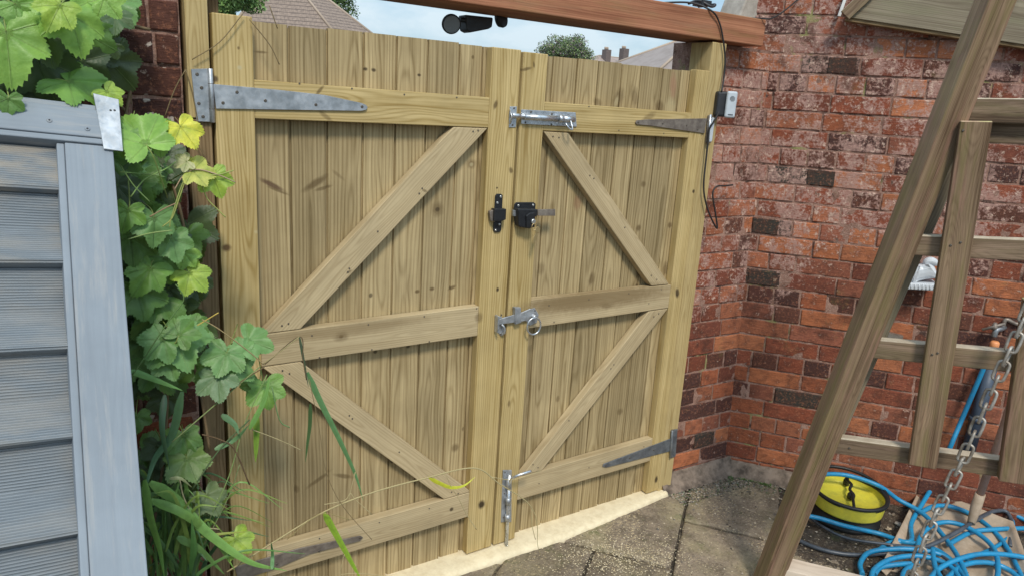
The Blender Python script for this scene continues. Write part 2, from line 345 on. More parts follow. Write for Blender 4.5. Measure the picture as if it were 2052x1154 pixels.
# metals, plastics
def galv(name, c, c2, rough=.42, metal=.75):
    m, nt, b = new_mat(name)
    pos = N(nt, 'ShaderNodeNewGeometry').outputs['Position']
    n = noise_n(nt, pos, 28, 6, .6).outputs[0]; n2 = noise_n(nt, pos, 120, 4, .6).outputs[0]
    v = N(nt, 'ShaderNodeTexVoronoi', ins={'Vector': pos, 'Scale': 70.}).outputs['Color']
    f = mathn(nt, 'ADD', mrange(nt, n, .35, .65), mathn(nt, 'MULTIPLY', mathn(nt, 'SUBTRACT', N(nt, 'ShaderNodeSeparateColor', ins={0: v}).outputs[0], .5), .3), None, True)
    nt.links.new(mixc(nt, f, c, c2), b.inputs['Base Color'])
    nt.links.new(mrange(nt, n2, .3, .7, rough-.12, rough+.2), b.inputs['Roughness'])
    b.inputs['Metallic'].default_value = metal; bump(nt, b, n2, .0002); return m
M_galv = galv('galvanised_steel', (.55, .57, .60), (.33, .35, .37))
M_zinc = galv('bright_zinc', (.72, .75, .79), (.48, .51, .55), .3, .85)
M_rust = galv('brown_tinged_steel', (.30, .26, .22), (.17, .14, .12), .5, .5)
M_dsteel = galv('dull_dark_steel', (.30, .32, .34), (.17, .18, .20), .45, .7)
M_chain = galv('weathered_chain_steel', (.46, .43, .39), (.24, .20, .16), .5, .5)
M_screw = simple('screw_head_steel', (.14, .12, .10), .45, .6)
M_silver = simple('silver_screw_steel', (.75, .75, .74), .25, .9)
M_black = simple('satin_black_paint', (.012, .013, .016), .38, 0, 60, .2, (.03, .03, .035))
M_blackpl = simple('black_plastic', (.02, .022, .027), .5, 0, 40, .3, (.05, .05, .055))
M_cable = simple('black_cable_rubber', (.022, .02, .02), .6)
M_brass = simple('brass_key_metal', (.62, .47, .24), .35, .8)
M_cream = simple('fresh_pale_strip', (.76, .66, .46), .95, 0, 34, .55, (.56, .45, .28), .004)
M_yellow = simple('yellow_plastic', (.66, .58, .055), .45, 0, 24, .5, (.36, .34, .06))
M_rimblk = simple('black_rubber_rim', (.012, .012, .012), .5)
M_blue = simple('blue_hose_plastic', (.012, .24, .46), .42, 0, 35, .55, (.03, .13, .24))
M_greyhose = simple('grey_black_hose_rubber', (.05, .06, .075), .35, 0, 30, .5, (.12, .14, .17))
M_slate = simple('slate_blue_plastic', (.055, .075, .11), .5)
M_shovel = simple('dusty_beige_plastic', (.44, .34, .25), .6, 0, 14, .85, (.26, .19, .125), .001)
M_pole = simple('dusty_pink_pole', (.42, .27, .22), .7, 0, 30, .5, (.25, .15, .10))
M_white = simple('white_glazed_pottery', (.55, .57, .60), .4, 0, 45, .35, (.5, .53, .56))
M_orange = simple('orange_plastic', (.75, .30, .12), .5)
M_ltgrey = simple('silver_grey_plastic', (.50, .55, .60), .4)
M_stone = simple('pale_weathered_stone', (.42, .38, .33), .9, 0, 14, .7, (.22, .19, .16), .004)
M_fillet = simple('grey_mortar_fillet', (.23, .175, .135), .95, 0, 20, .95, (.06, .045, .035), .006)
M_whitetrim = simple('white_trim_paint', (.72, .72, .7), .6)
M_shard = simple('broken_terracotta', (.42, .13, .07), .85)

def brick_mat(name, dark=1., lichen=0.):
    m, nt, b = new_mat(name)
    pos = N(nt, 'ShaderNodeNewGeometry').outputs['Position']
    c0 = N(nt, 'ShaderNodeAttribute', attribute_name='col').outputs['Color']
    eff = N(nt, 'ShaderNodeAttribute', attribute_name='aux').outputs['Fac']
    n1 = noise_n(nt, pos, 24, 6, .65).outputs[0]; n2 = noise_n(nt, pos, 95, 5, .7).outputs[0]; n3 = noise_n(nt, pos, 7, 6, .62).outputs[0]
    ns = noise_n(nt, N(nt, 'ShaderNodeMapping', ins={0: pos, 3: (30, 30, 320)}).outputs[0], 1., 3, .6).outputs[0]
    c = mixc(nt, mathn(nt, 'MULTIPLY', mrange(nt, n1, .45, .66), .6), c0, (.085, .035, .025))
    c = mixc(nt, mathn(nt, 'MULTIPLY', mrange(nt, ns, .5, .64), .4), c, (.10, .04, .03))
    c = mixc(nt, mathn(nt, 'MULTIPLY', mrange(nt, n2, .52, .68), .4), c, (.52, .21, .11))
    # pale salt bloom, strongest where the aux attribute says
    t = mathn(nt, 'SUBTRACT', .66, mathn(nt, 'MULTIPLY', eff, .172))
    bl = mathn(nt, 'ADD', mathn(nt, 'MULTIPLY', n3, .42), mathn(nt, 'ADD', mathn(nt, 'MULTIPLY', n1, .30), mathn(nt, 'MULTIPLY', n2, .28)))
    bm = mathn(nt, 'SUBTRACT', bl, t); bm = mrange(nt, bm, -.02, .03)
    c = mixc(nt, mathn(nt, 'MULTIPLY', bm, mrange(nt, n2, .36, .6, .45, .9)), c, (.40, .245, .205))
    dkp = noise_n(nt, pos, 4.3, 7, .72).outputs[0]
    c = mixc(nt, mathn(nt, 'MULTIPLY', mrange(nt, dkp, .54, .64), .7), c, (.07, .03, .022))
    wsp = noise_n(nt, pos, 48, 7, .8).outputs[0]
    spm = mrange(nt, mathn(nt, 'ADD', wsp, mathn(nt, 'MULTIPLY', eff, .07)), .63, .68)
    c = mixc(nt, mathn(nt, 'MULTIPLY', spm, .7), c, (.66, .48, .38))
    if lichen:
        lv = N(nt, 'ShaderNodeTexVoronoi', ins={'Vector': noise_n(nt, pos, 9, 2).outputs['Color'] if False else pos, 'Scale': 26.})
        wob = noise_n(nt, pos, 120, 3).outputs[0]
        d = mathn(nt, 'ADD', lv.outputs['Distance'], mathn(nt, 'MULTIPLY', mathn(nt, 'SUBTRACT', wob, .5), .35))
        lm = mathn(nt, 'MULTIPLY', mrange(nt, d, .22, .27, 1, 0), mathn(nt, 'GREATER_THAN', N(nt, 'ShaderNodeSeparateColor', ins={0: lv.outputs['Color']}).outputs[0], .62))
        c = mixc(nt, mathn(nt, 'MULTIPLY', lm, .85), c, (.62, .52, .44))
    gm = noise_n(nt, pos, 5.5, 6, .7).outputs[0]
    c = mixc(nt, mathn(nt, 'MULTIPLY', mrange(nt, gm, .62, .74), .35), c, (.16, .17, .055))
    if dark != 1.: c = mixc(nt, 1., c, (dark, dark, dark), 'MULTIPLY')
    nt.links.new(c, b.inputs['Base Color']); b.inputs['Roughness'].default_value = .9; b.inputs['Specular IOR Level'].default_value = .2
    bump(nt, b, mathn(nt, 'ADD', n1, mathn(nt, 'ADD', n2, ns)), .0022)
    return m
M_brick = brick_mat('old_red_brick')
M_brickL = brick_mat('lichen_spotted_brick', .8, 1)
def mortar_mat():
    m, nt, b = new_mat('crumbly_mortar')
    pos = N(nt, 'ShaderNodeNewGeometry').outputs['Position']
    n1 = noise_n(nt, pos, 18, 6, .7).outputs[0]; n2 = noise_n(nt, pos, 150, 4, .7).outputs[0]; n3 = noise_n(nt, pos, 6, 4, .7).outputs[0]
    c = mixc(nt, mrange(nt, n1, .35, .65), (.36, .21, .16), (.17, .08, .055))
    c = mixc(nt, mathn(nt, 'MULTIPLY', mrange(nt, n2, .5, .7), .5), c, (.48, .36, .29))
    c = mixc(nt, mathn(nt, 'MULTIPLY', mrange(nt, n3, .6, .68), .65), c, (.24, .27, .08))
    c = mixc(nt, mathn(nt, 'MULTIPLY', mrange(nt, noise_n(nt, pos, 9, 5, .7).outputs[0], .56, .66), .8), c, (.03, .015, .012))
    nt.links.new(c, b.inputs['Base Color']); b.inputs['Roughness'].default_value = .95
    bump(nt, b, mathn(nt, 'ADD', n1, n2), .004); return m
M_mortar = mortar_mat()
def leaf_mat():
    m, nt, b = new_mat('vine_leaf')
    c0 = N(nt, 'ShaderNodeAttribute', attribute_name='col').outputs['Color']
    vein = N(nt, 'ShaderNodeAttribute', attribute_name='aux').outputs['Fac']
    gc = N(nt, 'ShaderNodeAttribute', attribute_name='gc').outputs['Vector']
    n = noise_n(nt, gc, 2.2, 5, .6).outputs[0]; n2 = noise_n(nt, gc, 9., 4, .6).outputs[0]
    dk = mixc(nt, 1., c0, (.66, .76, .55), 'MULTIPLY'); lt = mixc(nt, 1., c0, (1.25, 1.2, 1.3), 'MULTIPLY')
    c = mixc(nt, mrange(nt, n, .35, .65), dk, lt)
    c = mixc(nt, mathn(nt, 'MULTIPLY', mrange(nt, vein, .35, .95), .55), c, (.30, .44, .14))
    c = mixc(nt, mathn(nt, 'MULTIPLY', mrange(nt, n2, .66, .75), .35), c, (.30, .24, .08))
    back = N(nt, 'ShaderNodeNewGeometry').outputs['Backfacing']
    c = mixc(nt, mathn(nt, 'MULTIPLY', back, .2), c, (.26, .34, .18))
    nt.links.new(c, b.inputs['Base Color']); b.inputs['Roughness'].default_value = .42; b.inputs['Specular IOR Level'].default_value = .5
    tr = N(nt, 'ShaderNodeBsdfTranslucent', ins={0: mixc(nt, .45, c, (.30, .45, .03))})
    ms = N(nt, 'ShaderNodeMixShader', ins={0: .33, 1: b.outputs[0], 2: tr.outputs[0]})
    nt.links.new(ms.outputs[0], nt.nodes['Material Output'].inputs[0])
    bump(nt, b, mathn(nt, 'ADD', mathn(nt, 'MULTIPLY', vein, -1.2), n2), .0015); return m
M_leaf = leaf_mat()
M_blade = simple('grass_blade', (.1, .2, .04), .5, 0, 60, .35, None, 0, .4, True)
M_stem = simple('dry_stem', (.33, .25, .12), .7, 0, 50, .3, None, 0, .3, True)
def ground_mat(name, a, b_, c_, sc1, moss, dust):
    m, nt, b = new_mat(name)
    pos = N(nt, 'ShaderNodeNewGeometry').outputs['Position']
    rn = N(nt, 'ShaderNodeAttribute', attribute_name='rn').outputs['Fac']
    n1 = noise_n(nt, pos, sc1, 7, .68).outputs[0]; n2 = noise_n(nt, pos, 90, 5, .7).outputs[0]; n3 = noise_n(nt, pos, 3.4, 5, .6).outputs[0]; n4 = noise_n(nt, pos, 260, 3, .7).outputs[0]
    c = mixc(nt, mrange(nt, n1, .38, .62), a, b_)
    c = mixc(nt, mathn(nt, 'MULTIPLY', mrange(nt, n3, .5, .68), .7), c, c_)
    c = mixc(nt, mathn(nt, 'MULTIPLY', mrange(nt, n2, .54, .68), .6), c, (.40, .34, .25))
    c = mixc(nt, mathn(nt, 'MULTIPLY', mrange(nt, n2, .44, .32), .75), c, (.04, .03, .02))
    g = noise_n(nt, pos, 6.5, 6, .7).outputs[0]
    c = mixc(nt, mathn(nt, 'MULTIPLY', mrange(nt, g, .58, .72), moss), c, (.09, .12, .03))
    d = noise_n(nt, pos, 2.6, 3, .6).outputs[0]
    dn = noise_n(nt, N(nt, 'ShaderNodeMapping', ins={0: pos, 3: (70, 120, 90)}).outputs[0], 1., 5, .75).outputs[0]
    dm = mrange(nt, mathn(nt, 'ADD', dn, mrange(nt, d, .35, .65, -.05, .07)), .61, .67)
    c = mixc(nt, mathn(nt, 'MULTIPLY', dm, dust), c, (.55, .44, .27))
    br = mrange(nt, rn, 0, 1, .82, 1.15); cb = N(nt, 'ShaderNodeCombineColor', ins={0: br, 1: br, 2: br}).outputs[0]
    c = mixc(nt, 1., c, cb, 'MULTIPLY')
    nt.links.new(c, b.inputs['Base Color']); nt.links.new(mrange(nt, n1, .3, .7, .6, .95), b.inputs['Roughness'])
    bump(nt, b, mathn(nt, 'ADD', n1, mathn(nt, 'ADD', n2, mathn(nt, 'MULTIPLY', n4, .5))), .004); return m
M_slab = ground_mat('worn_paving', (.26, .205, .15), (.13, .10, .07), (.33, .28, .16), 13, .75, .85)
M_soil = ground_mat('damp_soil', (.085, .06, .042), (.035, .026, .018), (.15, .11, .075), 30, .55, .5)
M_joint = ground_mat('dark_joint_soil', (.06, .045, .032), (.022, .017, .012), (.10, .075, .05), 40, .5, .5)

# ------------------------------------------------------------------ ground
mb = MB()
def sheet(mb, x0, x1, y0, y1, z, n, amp=0., rn=0.):
    base = len(mb.v)
    for j in range(n+1):
        for i in range(n+1):
            x = x0+(x1-x0)*i/n; y = y0+(y1-y0)*j/n
            mb.vert((x, y, z+amp*noise.noise(V3((x*9, y*9, 1.3)))+amp*.5*noise.noise(V3((x*31, y*31, 2.3)))), None, rn)
    for j in range(n):
        for i in range(n):
            a = base+j*(n+1)+i; mb.face((a, a+1, a+n+2, a+n+1), True)
sheet(mb, -400, 400, -300, 500, -.06, 4)
tag(mb.build('ground', M_joint), kind='structure')
mb = MB(); sheet(mb, -3, 3.2, -2.6, .35, -.012, 150, .006)
tag(mb.build('joint_soil', M_joint), 'dark earth and debris between and beneath the paving slabs', kind='structure')
mb = MB()
def slab(mb, s0, s1, t0, t1, z=0.0, tilt=0.):
    rn = R.random(); g = .006; n = 14; base = len(mb.v)
    e2 = V3((-E1.y, E1.x, 0)); dz = R.uniform(-.002, .003)
    def pt(a, b_, k):
        s = s0+g+(s1-s0-2*g)*a; t = t0+g+(t1-t0-2*g)*b_
        p = E1*s+e2*t; jit = .004*noise.noise(p*22)+.0035*noise.noise(p*60)
        ed = min(a, 1-a, b_, 1-b_)
        p = p+E1*jit*(1 if ed < .01 else 0)+e2*jit*(1 if ed < .01 else 0)
        zz = z+dz+.003*noise.noise(p*6)+.0014*noise.noise(p*25)-(.005 if ed < .01 else 0)
        return V3((p.x, p.y, zz))
    for j in range(n+1):
        for i in range(n+1):
            a = [0, .018]+[k/(n-2) for k in range(1, n-2)]+[.982, 1]; mb.vert(pt(a[i], a[j], 0), None, rn)
    for j in range(n):
        for i in range(n):
            a = base+j*(n+1)+i; mb.face((a, a+1, a+n+2, a+n+1), True)
    ring = [base+i for i in range(n+1)]+[base+j*(n+1)+n for j in range(1, n+1)]+[base+n*(n+1)+i for i in range(n-1, -1, -1)]+[base+j*(n+1) for j in range(n-1, 0, -1)]
    b2 = len(mb.v)
    for k in ring: p = mb.v[k]; mb.vert((p.x, p.y, -.04), None, rn)
    for k in range(len(ring)):
        j = (k+1) % len(ring); mb.face((ring[j], ring[k], b2+k, b2+j))
for (s0, s1, t0, t1) in [(.648, 1.26, .535, 1.085), (.648, 1.26, -.06, .535), (.648, 1.26, -.66, -.06), (.648, 1.26, -1.26, -.66),
        (.05, .648, .18, .785), (.35, .648, -.42, .18), (.05, .35, -.42, .18), (-.25, .05, -.05, .55), (-.55, -.25, -.2, .4), (-.25, .05, -.65, -.05), (-.55, -.25, -.8, -.2), (-.85, -.55, -.5, .1), (.05, .648, -1.02, -.42),
        (-.55, .05, -1.4, -.8), (.05, .648, -1.62, -1.02), (.648, 1.26, -1.86, -1.26), (-1.15, -.55, -1.1, -.5), (1.26, 1.86, -.66, -.06), (1.26, 1.86, -1.26, -.66), (-1.15, -.55, -1.7, -1.1),(1.26,1.86,-.06,.40),
        (-1.75, -1.15, -1.2, -.6), (-1.15, -.55, -2.3, -1.7), (-.55, .05, -2, -1.4), (-1.75, -1.15, -1.8, -1.2), (.05,.648,-2.2,-1.62), (1.86, 2.46, -.66, -.06), (1.86, 2.46, -1.26, -.66), (1.26, 1.86, -1.86, -1.26)]:
    if (s0, t0) == (.648, .535): slab(mb, .648, 1.04, .535, 1.05); continue
    slab(mb, s0, s1, t0, t1)
tag(mb.build('paving', M_slab), 'worn stone paving slabs with mossy dark joints in front of the gate', kind='structure')
# soil bed at the foot of the wall
mb = MB(); base = 0; n = 70; e2 = V3((-E1.y, E1.x, 0))
for j in range(n+1):
    for i in range(n+1):
        s = 1.03+1.6*i/n; t = .40+.70*j/n; p = E1*s+e2*t
        mb.vert((p.x, p.y, -.002+.010*noise.noise(p*7)+.007*noise.noise(p*26)+.004*noise.noise(p*60)))
for j in range(n):
    for i in range(n):
        a = j*(n+1)+i; mb.face((a, a+1, a+n+2, a+n+1), True)
tag(mb.build('soil_bed', M_soil), 'muddy earth bed at the foot of the right hand wall', kind='structure')
# debris, moss and sawdust crumbs
mb = MB()
def crumb(mb, p, r, c):
    base = len(mb.v); k = 6
    for a in range(k):
        an = a*2*math.pi/k; mb.vert(p+V3((math.cos(an)*r*R.uniform(.6, 1.2), math.sin(an)*r*R.uniform(.5, 1.1), 0)), None, 0, c)
    t = mb.vert(p+V3((0, 0, r*R.uniform(.35, .8))), None, 0, c)
    for a in range(k): mb.face((base+a, base+(a+1) % k, t))
for _ in range(900):
    p = PG(R.uniform(1130, 2040), R.uniform(990, 1154), 0)
    if p.x > .9 or R.random() < .25: crumb(mb, V3((p.x, p.y, .002)), R.uniform(.002, .007)*(1.6 if p.x > 1.3 else 1), R.choice([(.3, .24, .17), (.12, .09, .06), (.45, .36, .25), (.2, .16, .12), (.06, .045, .03)]))
for _ in range(1300):
    a = R.random(); 
    if R.random() < .5: p = retp(R.uniform(-.02, .42), 0, R.uniform(.05, .16)**1)
    else: p = wallp(R.uniform(0, .5), 0, .05+abs(R.gauss(0, .06)))
    crumb(mb, V3((p.x, p.y, .003)), R.uniform(.002, .007), R.choice([(.04, .03, .02), (.30, .24, .17), (.10, .075, .05), (.05, .08, .02), (.2, .16, .11)]))
for _ in range(1500):
    p = PG(R.gauss(1240, 80), R.gauss(1115, 28), 0)
    crumb(mb, V3((p.x, p.y, .003)), R.uniform(.0015, .0035), R.choice([(.58, .48, .31), (.5, .4, .24), (.66, .56, .38)]))
M_crumb = simple('loose_crumbs', (1, 1, 1), .9, 0, 80, .3, None, 0, .2, True)
tag(mb.build('loose_debris', M_crumb), 'sawdust crumbs, grit and soil bits scattered over the paving', kind='stuff')
# moss cushions along the base
mb = MB()
for _ in range(900):
    s = R.uniform(.02, .42); p = wallp(s, 0, .065+abs(R.gauss(0, .018)))+V3((0, 0, .006))
    if noise.noise(p*14) < -.05: continue
    d = V3((R.gauss(0, 1), R.gauss(0, 1), R.uniform(.6, 2))).normalized()*R.uniform(.004, .012)
    q = d.cross(V3((0, 0, 1))).normalized()*.0018
    a = mb.vert(p-q, None, 0, (.05, .11, .015)); b_ = mb.vert(p+q, None, 0, (.05, .11, .015)); c_ = mb.vert(p+d, None, 0, (.10, .19, .03)); mb.face((a, b_, c_))
tag(mb.build('moss', M_blade), 'dark green moss growing along the base of the wall', kind='stuff')

# pale threshold strip
def front(x):     # the strip narrows towards the right post
    a = [(-1.0, .030), (-.17, .032), (.32, .024), (.60, .043), (.845, .064), (.93, .068)]
    for i in range(len(a)-1):
        if x <= a[i+1][0]: t = (x-a[i][0])/(a[i+1][0]-a[i][0]); return a[i][1]*(1-t)+a[i+1][1]*t
    return a[-1][1]
mb = MB(); n = 300; prof = [(-.095, -.02), (-.097, .004), (-.090, .013), (-.075, .019), (-.03, .021), (.05, .022), (.14, .022)]
for i in range(n+1):
    x = -1.0+1.900*i/n
    for (y, z) in prof:
        wob = .003*noise.noise(V3((x*9, 0, 0)))+.002*noise.noise(V3((x*40, 0, 3)))+.002*noise.noise(V3((x*90, z*50, 3)))
        yy = y*(1-front(x)/.097 if y < 0 else 1)+(wob if y < -.05 else 0)
        mb.vert((x, yy, z+(.0015*noise.noise(V3((x*22, y*22, 0))) if z > 0 else 0)))
k = len(prof)
for i in range(n):
    for j in range(k-1): a = i*k+j; mb.face((a, a+k, a+k+1, a+1), True)
mb.face([j for j in range(k)]); mb.face([n*k+k-1-j for j in range(k)])
tag(mb.build('threshold_strip', M_cream), 'pale cream threshold strip laid along the bottom of the wooden gates', 'threshold')

# ------------------------------------------------------------------ brick walls
PAL = [(.31, .095, .045), (.25, .07, .038), (.40, .135, .06), (.21, .062, .036), (.33, .115, .06), (.16, .05, .032), (.42, .15, .07), (.26, .09, .055)]
DARKS = [(.085, .035, .028), (.065, .032, .028), (.11, .045, .032)]
BLK = (.040, .038, .032)
def brick_wall(parent, fn, L0, L1, z0, z1, out, seed, effn, pitch=.0765, mortar=M_mortar, bm=M_brick, specials=(), darkp=.17, top=None, pal=PAL, ragged=1., T=-.2):
    rr = random.Random(seed); mb = MB(); k = 0; z = z0
    while z < z1-.02:
        x = L0-rr.uniform(0, .2); hb = pitch
        pat = (k % 4 == 3)
        while x < L1:
            isH = pat or rr.random() < .30
            wd = .112 if isH else .228
            a, b_ = max(x, L0), min(x+wd, L1)
            if b_-a > .02:
                cx, cz = (a+b_)/2, z+hb/2
                if top and cz > top(cx): x += wd; continue
                c = rr.choice(pal)
                if rr.random() < darkp*(1.6 if isH else .8): c = rr.choice(DARKS)
                for (sx, sz) in specials:
                    if abs(cx-sx) < (b_-a)/2 and abs(cz-sz) < hb/2: c = BLK; 
                vv = rr.uniform(.85, 1.15); c = tuple(q*vv for q in c)
                nx = max(4, int((b_-a)/.016)); nz = 5; base = len(mb.v); g = .0040
                do = rr.uniform(-.0025, .003); tl = rr.uniform(-.002, .002); sd = rr.random()*50
                for j in range(nz+1):
                    for i in range(nx+1):
                        fi, fj = i/nx, j/nz; ed = min(i, nx-i, j, nz-j)
                        fi = 0 if i == 0 else 1 if i == nx else (.0035/(b_-a) if i == 1 else 1-.0035/(b_-a) if i == nx-1 else fi)
                        fj = (0, .045, .33, .66, .955, 1)[j]
                        px_ = a+g+(b_-a-2*g)*fi; pz_ = z+g+(hb-2*g)*fj
                        w1 = noise.noise(V3((px_*28, pz_*28, sd))); w2 = noise.noise(V3((px_*75, pz_*75, sd+9)))
                        off = .0042+do*.8+tl*(fi*2-1)+ragged*(.0020*w1+.0016*w2)
                        if ed == 0:
                            px_ += .0020*w2*ragged; pz_ += .0020*w1*ragged; off -= .0026
                        if ed == 0 and i in (0, nx) and j in (0, nz): off -= .0015
                        corner = .0
                        mb.vert(fn(px_, pz_, off), None, sd, c, effn(px_, pz_))
                for j in range(nz):
                    for i in range(nx):
                        q = base+j*(nx+1)+i; f = (q, q+1, q+nx+2, q+nx+1); mb.face(f if out > 0 else f[::-1], False)
                ring = [base+i for i in range(nx+1)]+[base+j*(nx+1)+nx for j in range(1, nz+1)]+[base+nz*(nx+1)+i for i in range(nx-1, -1, -1)]+[base+j*(nx+1) for j in range(nz-1, 0, -1)]
                b2 = len(mb.v); cc = fn(cx, cz, -.02)
                nn = (fn(cx, cz, 1)-fn(cx, cz, 0))
                for q in ring: mb.vert(mb.v[q]-nn*.02, None, sd, c, mb.aux[q])
                for q in range(len(ring)):
                    j = (q+1) % len(ring); f = (ring[j], ring[q], b2+q, b2+j); mb.face(f if out > 0 else f[::-1])
            x += wd
        z += hb; k += 1
    o1 = mb.build('bricks', bm, parent)
    mb = MB(); nx = int((L1-L0)/.012); nz = int((z1-z0)/.012)
    for j in range(nz+1):
        for i in range(nx+1):
            x = L0+(L1-L0)*i/nx; zz = z0+(z1-z0)*j/nz
            if top: zz = min(zz, top(x))
            q = V3((x*33, zz*33, seed)); q2 = V3((x*9, zz*9, seed))
            mb.vert(fn(x, zz, .0038*noise.noise(q)+.003*noise.noise(q2)+.0005), None, 0, (1, 1, 1), effn(x, zz))
    for j in range(nz):
        for i in range(nx):
            q = j*(nx+1)+i; f = (q, q+1, q+nx+2, q+nx+1); mb.face(f if out > 0 else f[::-1], True)
    # body behind
    b0 = len(mb.v)
    for (x, zz, o_) in ((L0, z0, -.005), (L1, z0, -.005), (L1, top(L1) if top else z1, -.005), (L0, top(L0) if top else z1, -.005), (L0, z0, T), (L1, z0, T), (L1, top(L1) if top else z1, T), (L0, top(L0) if top else z1, T)):
        mb.vert(fn(x, zz, o_))
    for f in ((4, 5, 6, 7), (0, 1, 5, 4), (1, 2, 6, 5), (2, 3, 7, 6), (3, 0, 4, 7)): mb.face([b0+q for q in f])
    mb.build('mortar', mortar, parent)
wall = empty('brick_wall', (1.5, 0, 0), 'old red brick wall with short return beside the right gate post, blotched with pale salts', 'wall')
def smooth(a, b_, x): t = max(0, min(1, (x-a)/(b_-a))); return t*t*(3-2*t)
def eff_r(s, z): return max(0, min(1, smooth(.75, 1.35, z+.25*noise.noise(V3((s*3, z*3, 5))))*(1-.45*smooth(.5, 1.2, s))+.12+.3*smooth(.1, -.02, z)))
def eff_ret(s, z): return max(0, min(1, smooth(.55, 1.2, z+.3*noise.noise(V3((s*4, z*4, 8))))+.22))
sp = []
for (x, y) in ((1688, 130), (1526, 543), (1532, 467), (1643, 366), (1579, 787)): 
    q = PW(x, y)-W0; z = q.z; sp.append(((q-LEAN*z).dot(E1), z))
brick_wall(wall, wallp, -.14, 1.95, .0, 2.75, 1, 4, eff_r, specials=sp, darkp=.22)
q = hit(1410, 872, W0, NR)-W0; spr = [((q-LEAN*q.z).dot(E2), q.z)]
brick_wall(wall, retp, .002, .412, .0, 1.921, -1, 12, eff_ret, specials=spr, darkp=.2, T=-.15)
def endp(s, z, off=0): return V3((.9195-off, .205-s, z))        # the end face of the return wall, seen behind the post
brick_wall(wall, endp, 0, .150, .0, 1.905, 1, 77, lambda s, z: .15, darkp=.0, pal=[(.42, .16, .08), (.36, .12, .06)], T=-.02)
for fn, lst in ((wallp, sp), (retp, spr)):
    for (sx, sz) in lst:
        sz = (math.floor(sz/.0765)+.5)*.0765
        mb = MB(); ids = []
        for dz in (-.032, .032):
            for dx in (-.054, .054):
                for off in (-.004, .0088): ids.append(mb.vert(fn(sx+dx+R.uniform(-.002, .002), sz+dz+R.uniform(-.0015, .0015), off), None, 0, BLK, 0.))
        a = ids
        for f in ((0, 2, 3, 1), (4, 5, 7, 6), (0, 1, 5, 4), (2, 6, 7, 3), (1, 3, 7, 5), (0, 4, 6, 2)): mb.face([a[i] for i in f])
        o = mb.build('dark_brick', M_brick, wall, .0025, 1)
# mortar fillet in the corner
mb = MB()
def fillet(mb, fn, s0, s1, n, h0, d0, flip):
    base = len(mb.v)
    for i in range(n+1):
        s = s0+(s1-s0)*i/n
        for k in range(7):
            t = k/6; wob = .006*noise.noise(V3((s*15, t*3, 2)))+.005*noise.noise(V3((s*45, t*9, 2)))
            mb.vert(fn(s, h0*(1-t)**1.0+.002+wob*(t < 1), .012+d0*t+wob))
    for i in range(n):
        for k in range(6):
            a = base+i*7+k; f = (a, a+7, a+8, a+1); mb.face(f if not flip else f[::-1], True)
fillet(mb, retp, -.06, .44, 50, .075, .055, False)
fillet(mb, wallp, -.06, .62, 70, .065, .05, True)
mb.build('mortar_fillet', M_fillet, wall)

wallL = empty('brick_wall', (-1.6, .1, 0), 'dark brick wall with white lichen spots left of the gate, behind the vine', 'wall')
def leftp(s, z, off=0): return V3((-2.6+s, .012-off, z))
brick_wall(wallL, leftp, 0, 1.592, 0, 2.3, -1, 33, lambda s, z: .25, bm=M_brickL, darkp=.4, pal=[(.22, .06, .035), (.17, .05, .03), (.30, .085, .04), (.14, .045, .03)])

# ------------------------------------------------------------------ posts
lp = empty('gate_post', (-.97, .05, 0), 'timber post at the left gate edge, fresh above the hinge and brown below', 'post')
X = V3((1, 0, 0)); Y = V3((0, 1, 0)); Z = V3((0, 0, 1))
mb = MB(); mb.bar((-.9705, .052, 1.562), (-.9705, .052, 2.1), .053, .10, X, .31); mb.build('facing', M_post, lp, .002)
mb = MB(); mb.bar((-.9715, .055, -.03), (-.9715, .055, 1.559), .055, .10, X, .77); mb.build('post', M_oldpost, lp, .002)
mb = MB(); mb.bar((-.925, .083, -.03), (-.925, .083, 2.0), .045, .02, X, .77); mb.build('gate_stop', M_oldpost, lp, .001)
mb = MB(); mb.bar((.905, .056, -.03), (.905, .056, 1.915), .078, .11, X, .42)
tag(mb.build('gate_post', M_post, None, .003), 'pale treated timber post at the right gate edge, under the beam', 'post')

